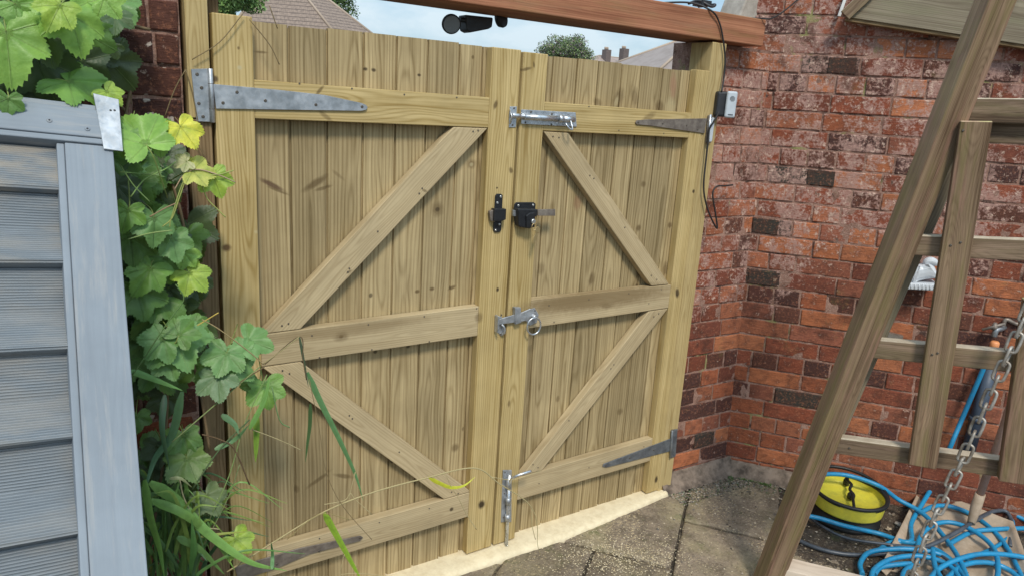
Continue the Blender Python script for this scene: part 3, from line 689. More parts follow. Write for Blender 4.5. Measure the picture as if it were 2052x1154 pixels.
# ------------------------------------------------------------------ gates
TH = .034
def gate(root, sx0, sx1, mx0, mx1, bx, rails, braces, seedr, ztop):
    def piece(name, pts, gd, mat, rn, y=0., th=TH, bev=.0025):
        mb = MB(); mb.prism([V3((p[0], y, p[1])) for p in pts], (0, th, 0), gd, rn); return mb.build(name, mat, root, bev)
    lo, hi = .028, ztop
    piece('stile', [(sx0, lo), (sx0, hi), (sx1, hi), (sx1, lo)], Z, M_stile, seedr[0])
    piece('stile', [(mx0, lo), (mx0, min(hi-.004, 1.809)), (mx1, min(hi-.004, 1.809)), (mx1, lo)], Z, M_stile, seedr[1])
    a, b_ = (sx1, mx0) if sx0 < mx0 else (mx1, sx0)
    for i, (z0, z1, z0r, z1r) in enumerate(rails):
        piece('rail', [(a+.0004, z0), (a+.0004, z1), (b_-.0004, z1r), (b_-.0004, z0r)], X, M_stile if i == 2 else M_brace, seedr[2+i], .0008)
    for i, (pts, d) in enumerate(braces): piece('brace', pts, d, M_brace, seedr[5+i], .0016, TH-.001)
    # feather edged boards
    mb = MB()
    for i in range(len(bx)-1):
        x0, x1 = bx[i], bx[i+1]; g = .0016; rn = R.random(); o = V3((rn*37.3, rn*11.7, rn*5.1)); base = len(mb.v); g = .0033
        zt = (1.8105 if sx0 < 0 else 1.804)+R.uniform(-.002, .003); zb = .012+R.uniform(-.004, .006)
        yb = TH+.0015; w_ = x1-x0
        prof = [(g, .010), (.004, .0045), (.012, .0030), (w_*.5, .0022), (w_-.014, .0012), (w_-.006, 0.000), (w_-g, .003), (w_-g, .018), (g, .018)]
        for zz in (zb, zt):
            for (dx, dy) in prof: mb.vert((x0+dx, yb+dy, zz), o+V3((zz, dx-w_/2, dy)), rn)
        n = len(prof)
        for k in range(n): j = (k+1) % n; mb.face((base+k, base+j, base+n+j, base+n+k))
        mb.face([base+n-1-k for k in range(n)]); mb.face([base+n+k for k in range(n)])
        if 0 < i:  # shadow batten behind the gap (tongue)
            mb.bar((x0, yb+.014, zb+.01), (x0, yb+.014, zt-.006), .012, .006, X, rn)
    mb.build('board_panel', M_board, root)
gl = empty('gate_leaf', (-.47, .02, 0), 'wider left leaf of the new wooden gate with long hinge strap and black keep', 'gate', 'pair of wooden gate leaves')
gate(gl, -.936, -.838, -.118, -.010, [-.850, -.735, -.630, -.523, -.421, -.320, -.212, -.129, -.100],
     [(.184, .281, .184, .281), (.876, .972, .874, .979), (1.566, 1.664, 1.565, 1.658)],
     [([(-.242, 1.5635), (-.120, 1.5635), (-.725, .9745), (-.836, .974)], V3((.6, 0, .6))), ([(-.836, .874), (-.725, .874), (-.1195, .290), (-.1195, .283), (-.222, .283)], V3((.62, 0, -.59)))],
     [.11, .63, .27, .91, .48, .19, .74], 1.817)
gr = empty('gate_leaf', (.43, .02, 0), 'narrower right leaf of the new wooden gate carrying the bolts, lock and ring latch', 'gate', 'pair of wooden gate leaves')
gate(gr, .794, .864, .0, .096, [.084, .146, .249, .344, .453, .546, .656, .750, .806],
     [(.190, .286, .186, .293), (.874, .980, .874, .972), (1.562, 1.656, 1.556, 1.650)],
     [([(.100, 1.560), (.206, 1.558), (.783, .9745), (.683, .976)], V3((.6, 0, -.6))), ([(.686, .8715), (.792, .8715), (.206, .2885), (.112, .2885)], V3((.6, 0, .6)))],
     [.37, .83, .53, .07, .58, .29, .94], 1.809)

def disc(mb, p, n_, r, h, k=14, dome=True):
    mb.lathe(p, n_, [(r, 0), (r, h*.5), (r*.75, h)] if dome else [(r, 0), (r, h)], k)
def screws(parent, pts, y, r=.0042, mat=M_screw):
    for (x, yy) in pts:
        p = P(x, yy, y); mb = MB(); disc(mb, p, (0, -1, 0), r, .0016, 12); mb.build('screw', mat, parent)
def plate(mb, pxs, y, th):
    pts = [P(x, yy, y) for x, yy in pxs]; mb.prism(pts, (0, th, 0), Z, .5)
# big left top hinge
mb = MB(); plate(mb, [(383, 139), (420, 138), (424.5, 245), (394, 244)], -.005, .004); plate(mb, [(427, 169), (560, 181), (650, 191), (724, 207), (734, 211), (737, 216), (734, 221), (724, 223), (560, 220.5), (433, 218.5)], -.005, .004)
a, b_ = P(421, 138, -.006), P(426, 246, -.006); mb.tube([a, b_], .0065, 12); 
h = mb.build('hinge', M_galv, gl, .0006, 1)
for t in (.27, .74): mb = MB(); q = a.lerp(b_, t); mb.tube([q, q+V3((0, 0, -.0012))], .0069, 12); mb.build('knuckle_gap', M_screw, h)
screws(h, [(395, 149.5), (404, 176.5), (398.5, 208), (407, 234.5), (475, 185.5), (447, 207), (532, 202.5), (633, 210.5), (725.5, 214.5)], -.005)
# lower left hinge
mb = MB(); plate(mb, [(470, 1136), (600, 1098), (722, 1073), (728, 1076), (722, 1083), (620, 1110), (553, 1139), (478, 1163)], -.005, .004); h = mb.build('hinge', M_rust, gl, .0006, 1)
screws(h, [(722, 1077), (640, 1103), (555, 1130), (680, 1086)], -.005)
# right top hinge (brownish)
mb = MB(); plate(mb, [(1274, 246), (1276, 242), (1300, 240), (1417, 238), (1412, 268), (1300, 252), (1276, 250)], -.005, .004); plate(mb, [(1420, 232), (1430, 232), (1425, 287), (1415, 287)], -.008, .006); h = mb.build('hinge', M_rust, gr, .0006, 1)
screws(h, [(1279, 246), (1328, 248), (1376, 252), (1398, 260)], -.005, .0036)
mb = MB(); mb.tube([P(1424, 230, -.012), P(1419, 288, -.012)], .005, 10); mb.build('knuckle', M_zinc, h)
# right bottom hinge
mb = MB(); plate(mb, [(1208, 934), (1210, 929), (1345, 878), (1344, 903), (1215, 936)], -.005, .004); plate(mb, [(1347, 861), (1358, 859), (1354, 914), (1344, 917)], -.006, .005)
mb.tube([P(1347, 862, -.008), P(1344, 916, -.008)], .006, 10); h = mb.build('hinge', M_dsteel, gr, .0006, 1)
screws(h, [(1214, 932), (1262, 917), (1310, 901)], -.005, .0036)

def nails(parent, pts):
    for (x, y) in pts: mb = MB(); disc(mb, P(x, y, .0012), (0, -1, 0), .0026, .0012, 8, False); mb.build('nail', M_screw, parent)
nails(gl, [(948, 264), (958, 262), (846, 378), (840, 388), (757, 464), (700, 538), (697, 545), (565, 652), (578, 648), (625, 672), (738, 650), (850, 634), (955, 618), (640, 716), (745, 700), (860, 684), (566, 742), (580, 748), (700, 832), (706, 838), (800, 905), (905, 985), (918, 988), (640, 1078), (760, 1046), (860, 1018), (600, 168), (705, 178), (810, 190), (915, 196)])
nails(gr, [(1108, 274), (1120, 276), (1182, 352), (1190, 358), (1252, 456), (1305, 552), (1316, 560), (1100, 612), (1180, 600), (1260, 588), (1325, 580), (1110, 645), (1300, 608), (1320, 628), (1310, 634), (1230, 730), (1224, 738), (1140, 842), (1068, 930), (1078, 936), (1080, 968), (1180, 936), (1290, 894), (1180, 214), (1240, 262), (1330, 268)])
# ---- top barrel bolt (right leaf) and its keep (left leaf)
def gx(mb, x0, x1, z0, z1, y0, y1): mb.prism([V3((x0, y1, z0)), V3((x0, y1, z1)), V3((x1, y1, z1)), V3((x1, y1, z0))], (0, y0-y1, 0), Z, .5)
a, b_ = P(1045, 233, 0), P(1158, 241, 0); zc = (P(1050, 234).z+P(1150, 242).z)/2
bolt = MB(); 
plate(bolt, [(1045, 220), (1154, 226), (1156, 255), (1045, 249)], -.004, .003); bolt = bolt.build('barrel_bolt', M_zinc, gr, .001, 1)
mb = MB(); mb.tube([P(1050, 234.5, -.016), P(1123, 238.5, -.016)], .0095, 16); mb.build('barrel', M_zinc, bolt)
mb = MB(); mb.tube([P(1033, 232.5, -.015), P(1148, 239, -.015)], .0072, 16); mb.build('bolt_rod', M_zinc, bolt)
mb = MB(); mb.tube([P(1119, 238, -.016), P(1127, 238.5, -.016)], .0125, 16); mb.tube([P(1127, 238.5, -.016), P(1150, 240, -.016)], .0098, 16); mb.build('collar', M_zinc, bolt)
mb = MB(); mb.tube(smooth_path([P(1143, 241, -.02), P(1146, 252, -.032), P(1147, 260, -.036), P(1141, 258, -.036), P(1135, 250, -.03), P(1133, 246, -.02)], 6), .0028, 8); mb.build('bolt_handle', M_zinc, bolt)
screws(bolt, [(1064, 225), (1106, 229), (1053, 246), (1105, 250)], -.004, .0036)
mb = MB(); plate(mb, [(1022, 214), (1036, 214), (1034, 256), (1020, 256)], -.003, .0025)
mb.tube(smooth_path([P(1023, 222, -.003), P(1024, 226, -.016), P(1026, 234, -.024), P(1024, 242, -.016), P(1023, 247, -.003)], 5), .0065, 8, flat=.35, up=(0, 1, 0)); mb.tube([P(1026, 231.5, -.016), P(1043, 233, -.016)], .0072, 14)
kp = mb.build('bolt_keep', M_zinc, gl, .0006, 1); screws(kp, [(1030, 217.5), (1027, 251)], -.003, .0032)

# ---- black lock and keep
def lock_keep():
    mb = MB()
    plate(mb, [(993, 393), (996, 389), (1005, 389), (1008, 392), (1005, 462), (1001, 466), (991, 466), (989, 461)], -.006, .005)
    o = mb.build('lock_keep', M_black, gl, .002)
    mb = MB(); plate(mb, [(991, 419), (1015, 419), (1014, 441), (1005, 444), (990, 444)], -.026, .0215); mb.build('keep_housing', M_black, o, .0025)
    mb = MB(); plate(mb, [(981, 424), (992, 420), (992, 446), (984, 443)], -.018, .012); mb.build('keep_lip', M_rust, o, .002)
    screws(o, [(1003.5, 394.5), (997, 407), (1001, 450), (993.5, 461.5)], -.006, .0042, M_silver)
lock_keep()
def lock():
    mb = MB()
    plate(mb, [(1032, 409), (1036, 406), (1070, 406), (1074, 409), (1073, 420), (1073, 446), (1032, 446), (1030, 420)], -.006, .005)
    o = mb.build('rim_lock', M_black, gr, .002)
    mb = MB(); plate(mb, [(1038, 419), (1078, 420), (1077, 434), (1072, 436), (1070, 456), (1062, 459), (1042, 456), (1040, 452)], -.033, .028); mb.build('lock_case', M_black, o, .004, 3)
    mb = MB(); plate(mb, [(1055, 433), (1062, 427), (1072, 426), (1072, 456), (1056, 458)], -.040, .008); mb.build('cylinder_boss', M_black, o, .003, 2)
    mb = MB(); mb.lathe(P(1068, 444, -.040), (0, -1, 0), [(.0088, 0), (.0088, .004), (.0075, .006)], 20); mb.build('cylinder', M_silver, o)
    mb = MB(); plate(mb, [(1078, 420.5), (1113, 420), (1113, 433), (1078, 433)], -.016, .009); mb.build('bolt_tail', M_rust, o, .001)
    mb = MB(); plate(mb, [(1029, 422), (1038, 422), (1037, 434), (1029, 434)], -.018, .011); mb.build('bolt_tongue', M_galv, o, .001)
    screws(o, [(1039, 412.5), (1068.5, 411.5), (1037, 440)], -.006, .0042, M_silver)
    return o
lock()
mb = MB()
c0 = P(1078, 459, -.052); k = 18
mb.tube([P(1070, 446, -.048)+V3((.009*math.cos(a_*.35), -.002, -.012+.012*math.sin(a_*.35)-.004)) for a_ in range(19)], .0012, 6)
mb.prism([P(1073, 456, -.05), P(1079, 454, -.05), P(1083, 459, -.05), P(1081, 466, -.05), P(1076, 467, -.05), P(1071, 462, -.05)], (0, .002, 0), Z, .5)
mb.prism([P(1074, 466, -.048), P(1079, 467, -.048), P(1075, 480, -.048), P(1073, 487, -.048), P(1068, 488, -.048), P(1070, 476, -.048)], (0, .002, 0), Z, .5)
tag(mb.build('key', M_brass, None, .0004, 1), 'small bunch of brass keys hanging from the black gate lock', 'keys')

# ---- ring latch
def latch():
    mb = MB(); plate(mb, [(1058, 620), (1072, 617), (1080, 630), (1076, 646), (1062, 652), (1052, 640)], -.004, .003)
    o = mb.build('ring_latch', M_galv, gr, .001, 1)
    mb = MB(); plate(mb, [(1001, 639), (1046, 626), (1064, 618), (1071, 629), (1058, 642), (1000, 650)], -.013, .006); mb.build('latch_bar', M_galv, o, .001, 1)
    mb = MB(); plate(mb, [(1032, 616), (1044, 616), (1045, 646), (1033, 650)], -.020, .016); mb.build('latch_staple', M_galv, o, .001, 1)
    c0 = P(1070, 653, -.028); mb = MB()
    ux = (P(1090, 653, -.028)-c0).normalized()
    mb.tube([c0+ux*.0290*math.cos(t*.2618)+V3((0, -.003*math.sin(t*.2618), .0320*math.sin(t*.2618))) for t in range(25)], .0033, 10, cap=False); mb.build('ring', M_zinc, o)
    mb = MB(); disc(mb, P(1066, 632, -.004), (0, -1, 0), .0085, .022, 18); mb.build('ring_boss', M_galv, o)
    screws(o, [(1072, 622), (1060, 646)], -.004, .003)
    mb = MB(); plate(mb, [(1000, 634), (1006, 634), (1008, 648), (1013, 656), (1013, 668), (1004, 673), (1000, 668)], -.004, .003)
    plate(mb, [(998, 634), (1001, 633), (1000, 668), (997, 667)], -.024, .021)
    mb.tube(smooth_path([P(1005, 650, -.01), P(1010, 655, -.016), P(1011, 664, -.016), P(1006, 670, -.008)], 5), .004, 8)
    k_ = mb.build('latch_catch', M_galv, gl, .0008, 1); screws(k_, [(1004.5, 630.5), (1003, 669)], -.004, .003)
latch()
# ---- drop bolt
def dropbolt():
    mb = MB(); plate(mb, [(1008, 941), (1026, 941), (1025, 1045), (1004, 1046)], -.004, .003)
    o = mb.build('drop_bolt', M_galv, gr, .001, 1)
    mb = MB(); mb.tube([P(1021, 950, -.016), P(1014.5, 1098, -.016)], .0066, 14); mb.build('bolt_rod', M_zinc, o)
    for (ya, yb) in ((958, 978), (996, 1010), (1030, 1042)):
        mb = MB(); mb.tube([P(1020.5-(ya-950)*.044, ya, -.014), P(1020.5-(yb-950)*.044, yb, -.014)], .0105, 14); mb.build('bolt_guide', M_galv, o)
    mb = MB(); mb.tube(smooth_path([P(1021, 968, -.018), P(1024, 960, -.03), P(1032, 954, -.05), P(1048, 948, -.062), P(1064, 943, -.064)], 5), [.0055]*20+[.005], 10) if False else mb.tube(smooth_path([P(1021, 968, -.018), P(1024, 960, -.03), P(1032, 954, -.05), P(1048, 948, -.062), P(1064, 943, -.064)], 5), .0052, 10)
    mb.build('bolt_handle', M_zinc, o)
    screws(o, [(1012, 946), (1011, 988), (1022, 988), (1009, 1036), (1021, 1022)], -.004, .003)
dropbolt()

# ------------------------------------------------------------------ beam
mb = MB(); mb.bar((-2.6, .098, 1.972), (1.150, .098, 1.9735), .100, .205, Z, .36, 1)
for v in mb.v: pass
tag(mb.build('overhead_beam', M_beam, None, .004), 'reddish brown stained timber beam across the top of the gateway', 'beam')
# bedding stone and coping
mb = MB(); mb.prism([P(1482, 36, .14), P(1500, -12, .14), P(1606, -12, .14), P(1598, 12, .14), P(1572, 30, .14), P(1540, 40, .14), P(1505, 42, .14)], (0, .12, 0), X, .5)
tag(mb.build('coping_stone', M_stone, None, .006), 'pale grey weathered stone slab above the beam end, against the brick wall', 'stone slab')
# floodlight under the beam
fl = empty('security_light', P(955, 47, .17), 'black twin-head security light hanging under the overhead beam', 'light')
mb = MB(); p = [P(933, 30, .16), P(989, 36, .16), P(987, 55, .16), P(980, 59, .16), P(944, 66, .16), P(936, 62, .16)]
mb.prism(p, (0, .05, 0), X, .5); mb.build('housing', M_blackpl, fl, .005, 3)
mb = MB(); c0 = P(910, 48, .15); mb.lathe(c0+V3((0, .02, 0)), V3((-.25, -1, -.25)), [(.012, -.02), (.026, -.012), (.031, .0), (.031, .006), (.028, .008)], 28); mb.build('lamp_head', M_blackpl, fl)
mb = MB(); mb.lathe(c0+V3((0, .02, 0))+V3((-.25, -1, -.25)).normalized()*.0085, V3((-.25, -1, -.25)), [(.027, 0), (.026, .001)], 28); mb.build('lens', simple('lamp_lens', (.25, .28, .31), .25), fl)
mb = MB(); mb.tube([P(921, 40, .17), P(936, 42, .17)], .008, 10); mb.build('swivel', M_blackpl, fl)
mb = MB(); c0 = P(1005, 38, .19); mb.lathe(c0, V3((.5, -1, .2)), [(.012, -.02), (.026, -.012), (.030, .0), (.028, .008)], 28); mb.build('lamp_head', M_blackpl, fl)

# ------------------------------------------------------------------ lock box / sounder, cables
bx = empty('doorbell_box', P(1456, 210, -.02), 'small silver and black box with speaker grille beside the top of the right post', 'box')
def box8(mb, c, ux, uy, uz, a, b_, c_):
    base = len(mb.v)
    for k in (-1, 1):
        for (i, j) in ((-1, -1), (1, -1), (1, 1), (-1, 1)): mb.vert(c+ux*i*a/2+uy*j*b_/2+uz*k*c_/2)
    for f in ((3, 2, 1, 0), (4, 5, 6, 7), (0, 1, 5, 4), (1, 2, 6, 5), (2, 3, 7, 6), (3, 0, 4, 7)): mb.face([base+i for i in f])
bn = V3((-.45, -.89, 0)).normalized(); bu = V3((.89, -.45, 0)).normalized(); cb = P(1456, 210, -.035)
mb = MB(); box8(mb, cb+bu*-.008+V3((0, .012, 0)), bu, Z, bn, .060, .096, .040); mb.build('back_case', M_blackpl, bx, .010, 4)
mb = MB(); box8(mb, cb+bu*.010+bn*.017, bu, Z, bn, .042, .100, .016); mb.build('front_cover', M_ltgrey, bx, .0078, 4)
mb = MB(); 
for i in range(5):
    for j in range(5):
        if (i-2)**2+(j-2)**2 < 6: disc(mb, cb+bu*(.010+(i-2)*.0042)+Z*(.022+(j-2)*.0042)+bn*.0252, bn, .0016, .0008, 6, False)
mb.build('speaker_grille', M_blackpl, bx)
mb = MB(); box8(mb, cb+bu*.010+bn*.0254-Z*.038, bu, Z, bn, .020, .0035, .001); mb.build('badge', M_blackpl, bx)
mb = MB(); mb.prism([P(1423, 262, -.02), P(1430, 236, -.02), P(1433, 238, -.02), P(1427, 284, -.02), P(1422, 285, -.02)], (0, .008, 0), Z, .5)
tag(mb.build('hinge_plate', M_ltgrey, None, .001, 1), 'thin pale metal plate standing on edge beside the right post below the silver box', 'metal plate')
mb = MB(); mb.tube(smooth_path([P(1300, 8, .05), P(1380, 6, .04), P(1425, 22, -.012), P(1441, 45, -.012), P(1449, 80, -.012), P(1453, 120, -.012), P(1450, 160, -.015), P(1446, 184, -.03)], 8), .0034, 8)
tag(mb.build('cable', M_cable), 'black cable running over the beam and down to the silver box', 'cable')
mb = MB(); mb.tube(smooth_path([P(1441, 225, -.035), P(1430, 245, -.03), P(1421, 262, -.02), P(1416, 310, -.018), P(1410, 370, -.018), P(1414, 405, -.018), P(1424, 435, -.02), P(1437, 458, -.02), P(1434, 430, -.018), P(1429, 400, -.016), P(1429, 384, -.014), P(1437, 374, -.012), P(1452, 373, .01), P(1468, 371, .03)], 8), .0036, 8)
tag(mb.build('cable', M_cable), 'black cable hanging in a loop from the silver box down the post edge', 'cable')
mb = MB(); mb.tube(smooth_path([P(1478, 36, .12), P(1530, 38, -.01), P(1548, 37, -.012), P(1575, 20, .0), P(1605, -6, .01)], 8), .003, 8)
tag(mb.build('cable', M_cable), 'thin black cable looping under the pale stone slab at the beam end', 'cable')
mb = MB(); box8(mb, P(1407, 8, .06), X, Y, Z, .05, .05, .02); mb.tube(smooth_path([P(1380, 8, .04), P(1400, 2, .05), P(1425, 14, .02), P(1432, 10, .05), P(1400, 14, .03)], 6), .005, 8)
tag(mb.build('junction_box', M_blackpl, None, .003), 'small black junction box with coiled lead on top of the beam', 'junction box')

# ------------------------------------------------------------------ sloping board and trim at top right
mb = MB(); pts = [PW(1693, 36, .05), PW(2120, 102, .05), PW(2160, -80, .05), PW(1760, -90, .05)]
mb.prism(pts, NW*.022, (pts[1]-pts[0]), .66)
sb = empty('sloping_board', PW(1800, 50, .05), 'grey weathered board fixed at a slope across the top right brickwork', 'board')
mb.build('board', M_greyb, sb, .002)
mb = MB(); mb.bar(PW(1694, 40, .045), PW(2120, 106, .045), .014, .04, Z, .2); mb.build('bottom_batten', M_oldpost, sb, .002)
mb = MB(); mb.bar(PW(1693, 32, .085), PW(1748, -20, .085), .045, .02, E1, .9); mb.build('end_batten', M_rung, sb, .002)
mb = MB(); mb.bar(PW(1681, 34, .03), PW(1700, -20, .03), .012, .02, E1, .9)
tag(mb.build('white_trim', M_whitetrim, None, .002), 'narrow white trim strip by the left end of the sloping board', 'trim')

# ------------------------------------------------------------------ timber A-frame
fr_ = empty('timber_frame', PF(1540, 1154, 0), 'tall weathered timber climbing frame leaning in front of the brick wall', 'timber frame')
def member(name, pa, pb, w_, t_, off, mat, rn, roll=0, bev=.003):
    a = PF(*pa, off); b_ = PF(*pb, off); d = (b_-a).normalized(); wd = FN.cross(d).normalized()
    wd = Matrix.Rotation(rad(roll), 3, d) @ wd
    mb = MB(); mb.bar(a, b_, w_, t_, wd, rn, 1); return mb.build(name, mat, fr_, bev)
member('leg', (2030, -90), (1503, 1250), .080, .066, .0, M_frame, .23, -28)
member('rear_leg', (1942, 225), (1662, 875), .076, .045, -.10, M_greyb, .61)
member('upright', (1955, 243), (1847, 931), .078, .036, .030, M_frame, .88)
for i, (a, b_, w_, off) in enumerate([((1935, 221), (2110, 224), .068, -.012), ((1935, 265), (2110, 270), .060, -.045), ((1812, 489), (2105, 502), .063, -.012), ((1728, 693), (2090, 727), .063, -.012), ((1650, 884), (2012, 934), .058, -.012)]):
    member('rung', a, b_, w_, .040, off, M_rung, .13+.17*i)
member('bottom_rail', (1548, 1132), (1830, 1202), .045, .085, -.03, M_plank, .5)
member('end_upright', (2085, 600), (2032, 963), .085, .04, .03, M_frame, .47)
for (x, y) in ((1835, 485), (1747, 690), (1905, 492), (1925, 486), (1868, 710), (1879, 707), (1702, 897), (1930, 262)): mb = MB(); disc(mb, PF(x, y, .049 if 1840 < x < 1960 else .009), FN, .0035, .002, 10); mb.build('screw_head', M_screw, fr_)

# chain
ch = empty('chain', PF(1835, 1150, .1), 'rusty grey link chain hanging beside the timber frame', 'chain')
A_, B_ = PF(2052, 628, .09), PF(1828, 1165, .12)
path = smooth_path([PF(2066, 610, .09), PF(2040, 668, .09), PF(1985, 790, .10), PF(1925, 930, .10), PF(1880, 1020, .11), PF(1850, 1090, .12), PF(1820, 1175, .12)], 30)
# equal steps along the path
lens = [0]
for i in range(1, len(path)): lens.append(lens[-1]+(path[i]-path[i-1]).length)
def at(s):
    for i in range(1, len(path)):
        if lens[i] >= s: t = (s-lens[i-1])/max(1e-9, lens[i]-lens[i-1]); return path[i-1].lerp(path[i], t)
    return path[-1]
s = .0; k = 0; LP = .046; LL = .064; LW = .019; rw = .0044
while s < lens[-1]-.02:
    a, b_ = at(max(0, s)), at(s+LL*.8); d = (b_-a).normalized(); c0 = (a+b_)/2
    side = d.cross(FN).normalized() if k % 2 == 0 else d.cross(d.cross(FN)).normalized()
    side = Matrix.Rotation(rad(18+R.uniform(-10, 10)), 3, d) @ side
    pts = []
    for i in range(21):
        t = i/20*2*math.pi; x = math.cos(t); y = math.sin(t)
        pts.append(c0+d*(LL/2-LW/2-.001)*(1 if x > 0 else -1)*min(1, abs(x)*3)+d*x*LW*.5+side*y*LW*.78)
    mb = MB(); mb.tube(pts, rw, 8, cap=False); mb.build('chain_link', M_chain, ch)
    s += LP; k += 1

# ------------------------------------------------------------------ yellow drum
def perp(a): u = V3((1, 0, 0)); return (u-a*u.dot(a)).normalized()
dc = PG(1701, 984, .128); r0 = .145; base_ = V3((dc.x, dc.y, .045)); ax = V3((.01, -.02, 1)).normalized()
dr = empty('yellow_drum', base_, 'shallow round yellow drum with black rim and black S-shaped handle', 'drum')
mb = MB(); mb.lathe(base_, ax, [(.10, .018), (.139, .0185), (.1415, .021), (.1425, .027), (.1485, .080), (.1492, .085), (.1485, .087), (.1435, .087), (.1425, .084), (.141, .058), (.138, .053), (.02, .052)], 56); mb.build('shell', M_yellow, dr)
mb = MB(); mb.tube([base_+ax*.084+(Matrix.Rotation(t*2*math.pi/56, 3, ax) @ perp(ax))*.147 for t in range(57)], .0080, 10, cap=False); mb.build('rim', M_rimblk, dr)
mb = MB(); mb.lathe(V3((base_.x+.008, base_.y+.012, .0)), V3((0, 0, 1)), [(.142, 0), (.150, .006), (.150, .020), (.132, .03), (.128, .066)], 48); mb.build('base', M_rimblk, dr)
mb = MB(); c_ = base_+ax*.072
fw = V3((.88, .47, 0)); sw = V3((.47, -.88, 0))
mb.tube(smooth_path([c_+fw*.125+sw*-.012+V3((0, 0, 0)), c_+fw*.10+sw*-.02+V3((0, 0, .016)), c_+fw*.06+sw*.004+V3((0, 0, .018)), c_+fw*.02+sw*.0+V3((0, 0, .014)), c_+fw*-.02+sw*.012+V3((0, 0, .016)), c_+fw*-.07+sw*.02+V3((0, 0, .010)), c_+fw*-.115+sw*.028], 6), .0062, 10)
mb.lathe(c_+fw*-.015+sw*.010-V3((0, 0, .01)), ax, [(.016, 0), (.016, .018), (.009, .028)], 20); mb.lathe(c_+fw*.105+sw*-.018-V3((0, 0, .01)), ax, [(.013, 0), (.013, .02), (.007, .032)], 16); mb.build('handle', M_rimblk, dr)
mb = MB(); rc = base_+V3((.012, .010, .020)); tl = V3((-.05, -.12, 1)).normalized()
mb.tube([rc+V3((0, 0, .070))+(Matrix.Rotation(t*2*math.pi/48, 3, tl) @ perp(tl))*.156 for t in range(49)], .0075, 10, cap=False)
tag(mb.build('black_ring', M_rimblk), 'black round hoop tilted behind the yellow drum', 'ring')

# ------------------------------------------------------------------ snow shovel
sh = empty('shovel', PG(1900, 1100, 0), 'dusty beige plastic shovel lying face up under the blue hose', 'shovel')
c1, c2, c3, c4 = PG(1846, 974, .075), PG(2030, 1046, .085), PG(2090, 1210, .02), PG(1762, 1140, .015)
mb = MB(); n = 30
for j in range(n+1):
    for i in range(n+1):
        u, v = i/n, j/n; p = c1.lerp(c2, u).lerp(c4.lerp(c3, u), v)
        ed = min(u, 1-u, v*1.2); z = -.032*smooth(0, .07, ed)+.0
        z += .006*math.sin(u*math.pi*9)*smooth(.1, .3, v) if .08 < u < .92 else 0
        mb.vert((p.x, p.y, p.z+z+.004))
for j in range(n):
    for i in range(n): a = j*(n+1)+i; mb.face((a, a+1, a+n+2, a+n+1), True)
mb.build('blade', M_shovel, sh, solid=.004)
hd = PW(2052, 735, .25); h0 = PG(1956, 1014, .13)
mb = MB(); mb.tube([PG(1946, 1048, .08), h0+V3((0, 0, .005)), h0.lerp(hd, .10)], [.015, .021, .019], 16); mb.build('socket', M_shovel, sh)
mb = MB(); mb.tube([h0, hd, hd+(hd-h0).normalized()*.2], .0145, 14); mb.build('handle', M_pole, sh)

# ------------------------------------------------------------------ hoses
def hose(name, pts, r, mat, label, k=10):
    mb = MB(); mb.tube(smooth_path([PG(x, y, z) for (x, y, z) in pts], k), r, 12); return tag(mb.build(name, mat), label, 'hose')
rb = .0096
hose('hose', [(1900, 915, .18), (1890, 934, .16), (1868, 975, .11), (1846, 1012, .07), (1826, 1048, .035), (1822, 1085, .03), (1760, 1068, .02), (1690, 1052, .045), (1640, 1037, .055), (1600, 1030, .055), (1565, 1018, .055)], rb, M_blue, 'blue hose length running from the wall down in front of the drum')
hose('hose', [(1622, 962, .15), (1650, 950, .165), (1700, 952, .165), (1760, 972, .15), (1800, 1000, .09), (1845, 1025, .07), (1880, 1060, .06), (1920, 1115, .06), (1945, 1175, .05)], rb, M_blue, 'blue hose length lying over the black rim of the yellow drum')
hose('hose', [(1846, 1026, .06), (1870, 1014, .07), (1905, 1014, .07), (1950, 1032, .06), (1992, 1064, .05), (2020, 1100, .04), (2045, 1150, .03), (2060, 1190, .03)], rb, M_blue, 'blue hose length arching over the shovel blade')
hose('hose', [(1728, 1150, .02), (1724, 1128, .02), (1742, 1106, .03), (1790, 1099, .045), (1850, 1102, .055), (1900, 1118, .05), (1950, 1170, .04)], rb, M_blue, 'blue hose loop nearest the pale bottom rail')
hose('hose', [(1752, 1150, .02), (1765, 1136, .02), (1800, 1130, .03), (1830, 1130, .03), (1812, 1145, .03), (1805, 1180, .03)], rb, M_blue, 'short blue hose bend at the bottom of the tangle')
hose('hose', [(1750, 1110, .015), (1790, 1085, .02), (1850, 1092, .035), (1895, 1112, .04), (1930, 1150, .05), (1950, 1190, .05)], rb, M_blue, 'blue hose length crossing beneath the chain foot')
hose('hose', [(1850, 1180, .03), (1880, 1140, .05), (1925, 1118, .07), (1970, 1109, .07), (2030, 1112, .06), (2090, 1125, .05)], rb, M_blue, 'blue hose arch at the lower right of the tangle')
hose('hose', [(1900, 1090, .04), (1945, 1066, .05), (1990, 1060, .06), (2050, 1058, .06), (2100, 1060, .05)], rb, M_blue, 'blue hose length running level to the right edge')
hose('hose', [(1975, 1018, .06), (2000, 1016, .07), (2025, 1026, .07), (2052, 1040, .06), (2100, 1060, .05)], rb, M_blue, 'blue hose end curving away beyond the shovel socket')
hose('hose', [(1868, 1098, .06), (1876, 1140, .05), (1905, 1185, .05)], rb, M_blue, 'short blue hose piece dropping past the chain')
hose('hose', [(1935, 1120, .05), (1985, 1100, .04), (2015, 1080, .04), (2030, 1050, .05), (2020, 1030, .06)], .0075, M_blue, 'thin blue hose curl on the right side of the shovel')
mb = MB(); mb.tube(smooth_path([PW(1975, 728, .05), PW(1955, 775, .05), PW(1928, 838, .06), PW(1900, 905, .09), PG(1888, 938, .165)], 8), rb, 12)
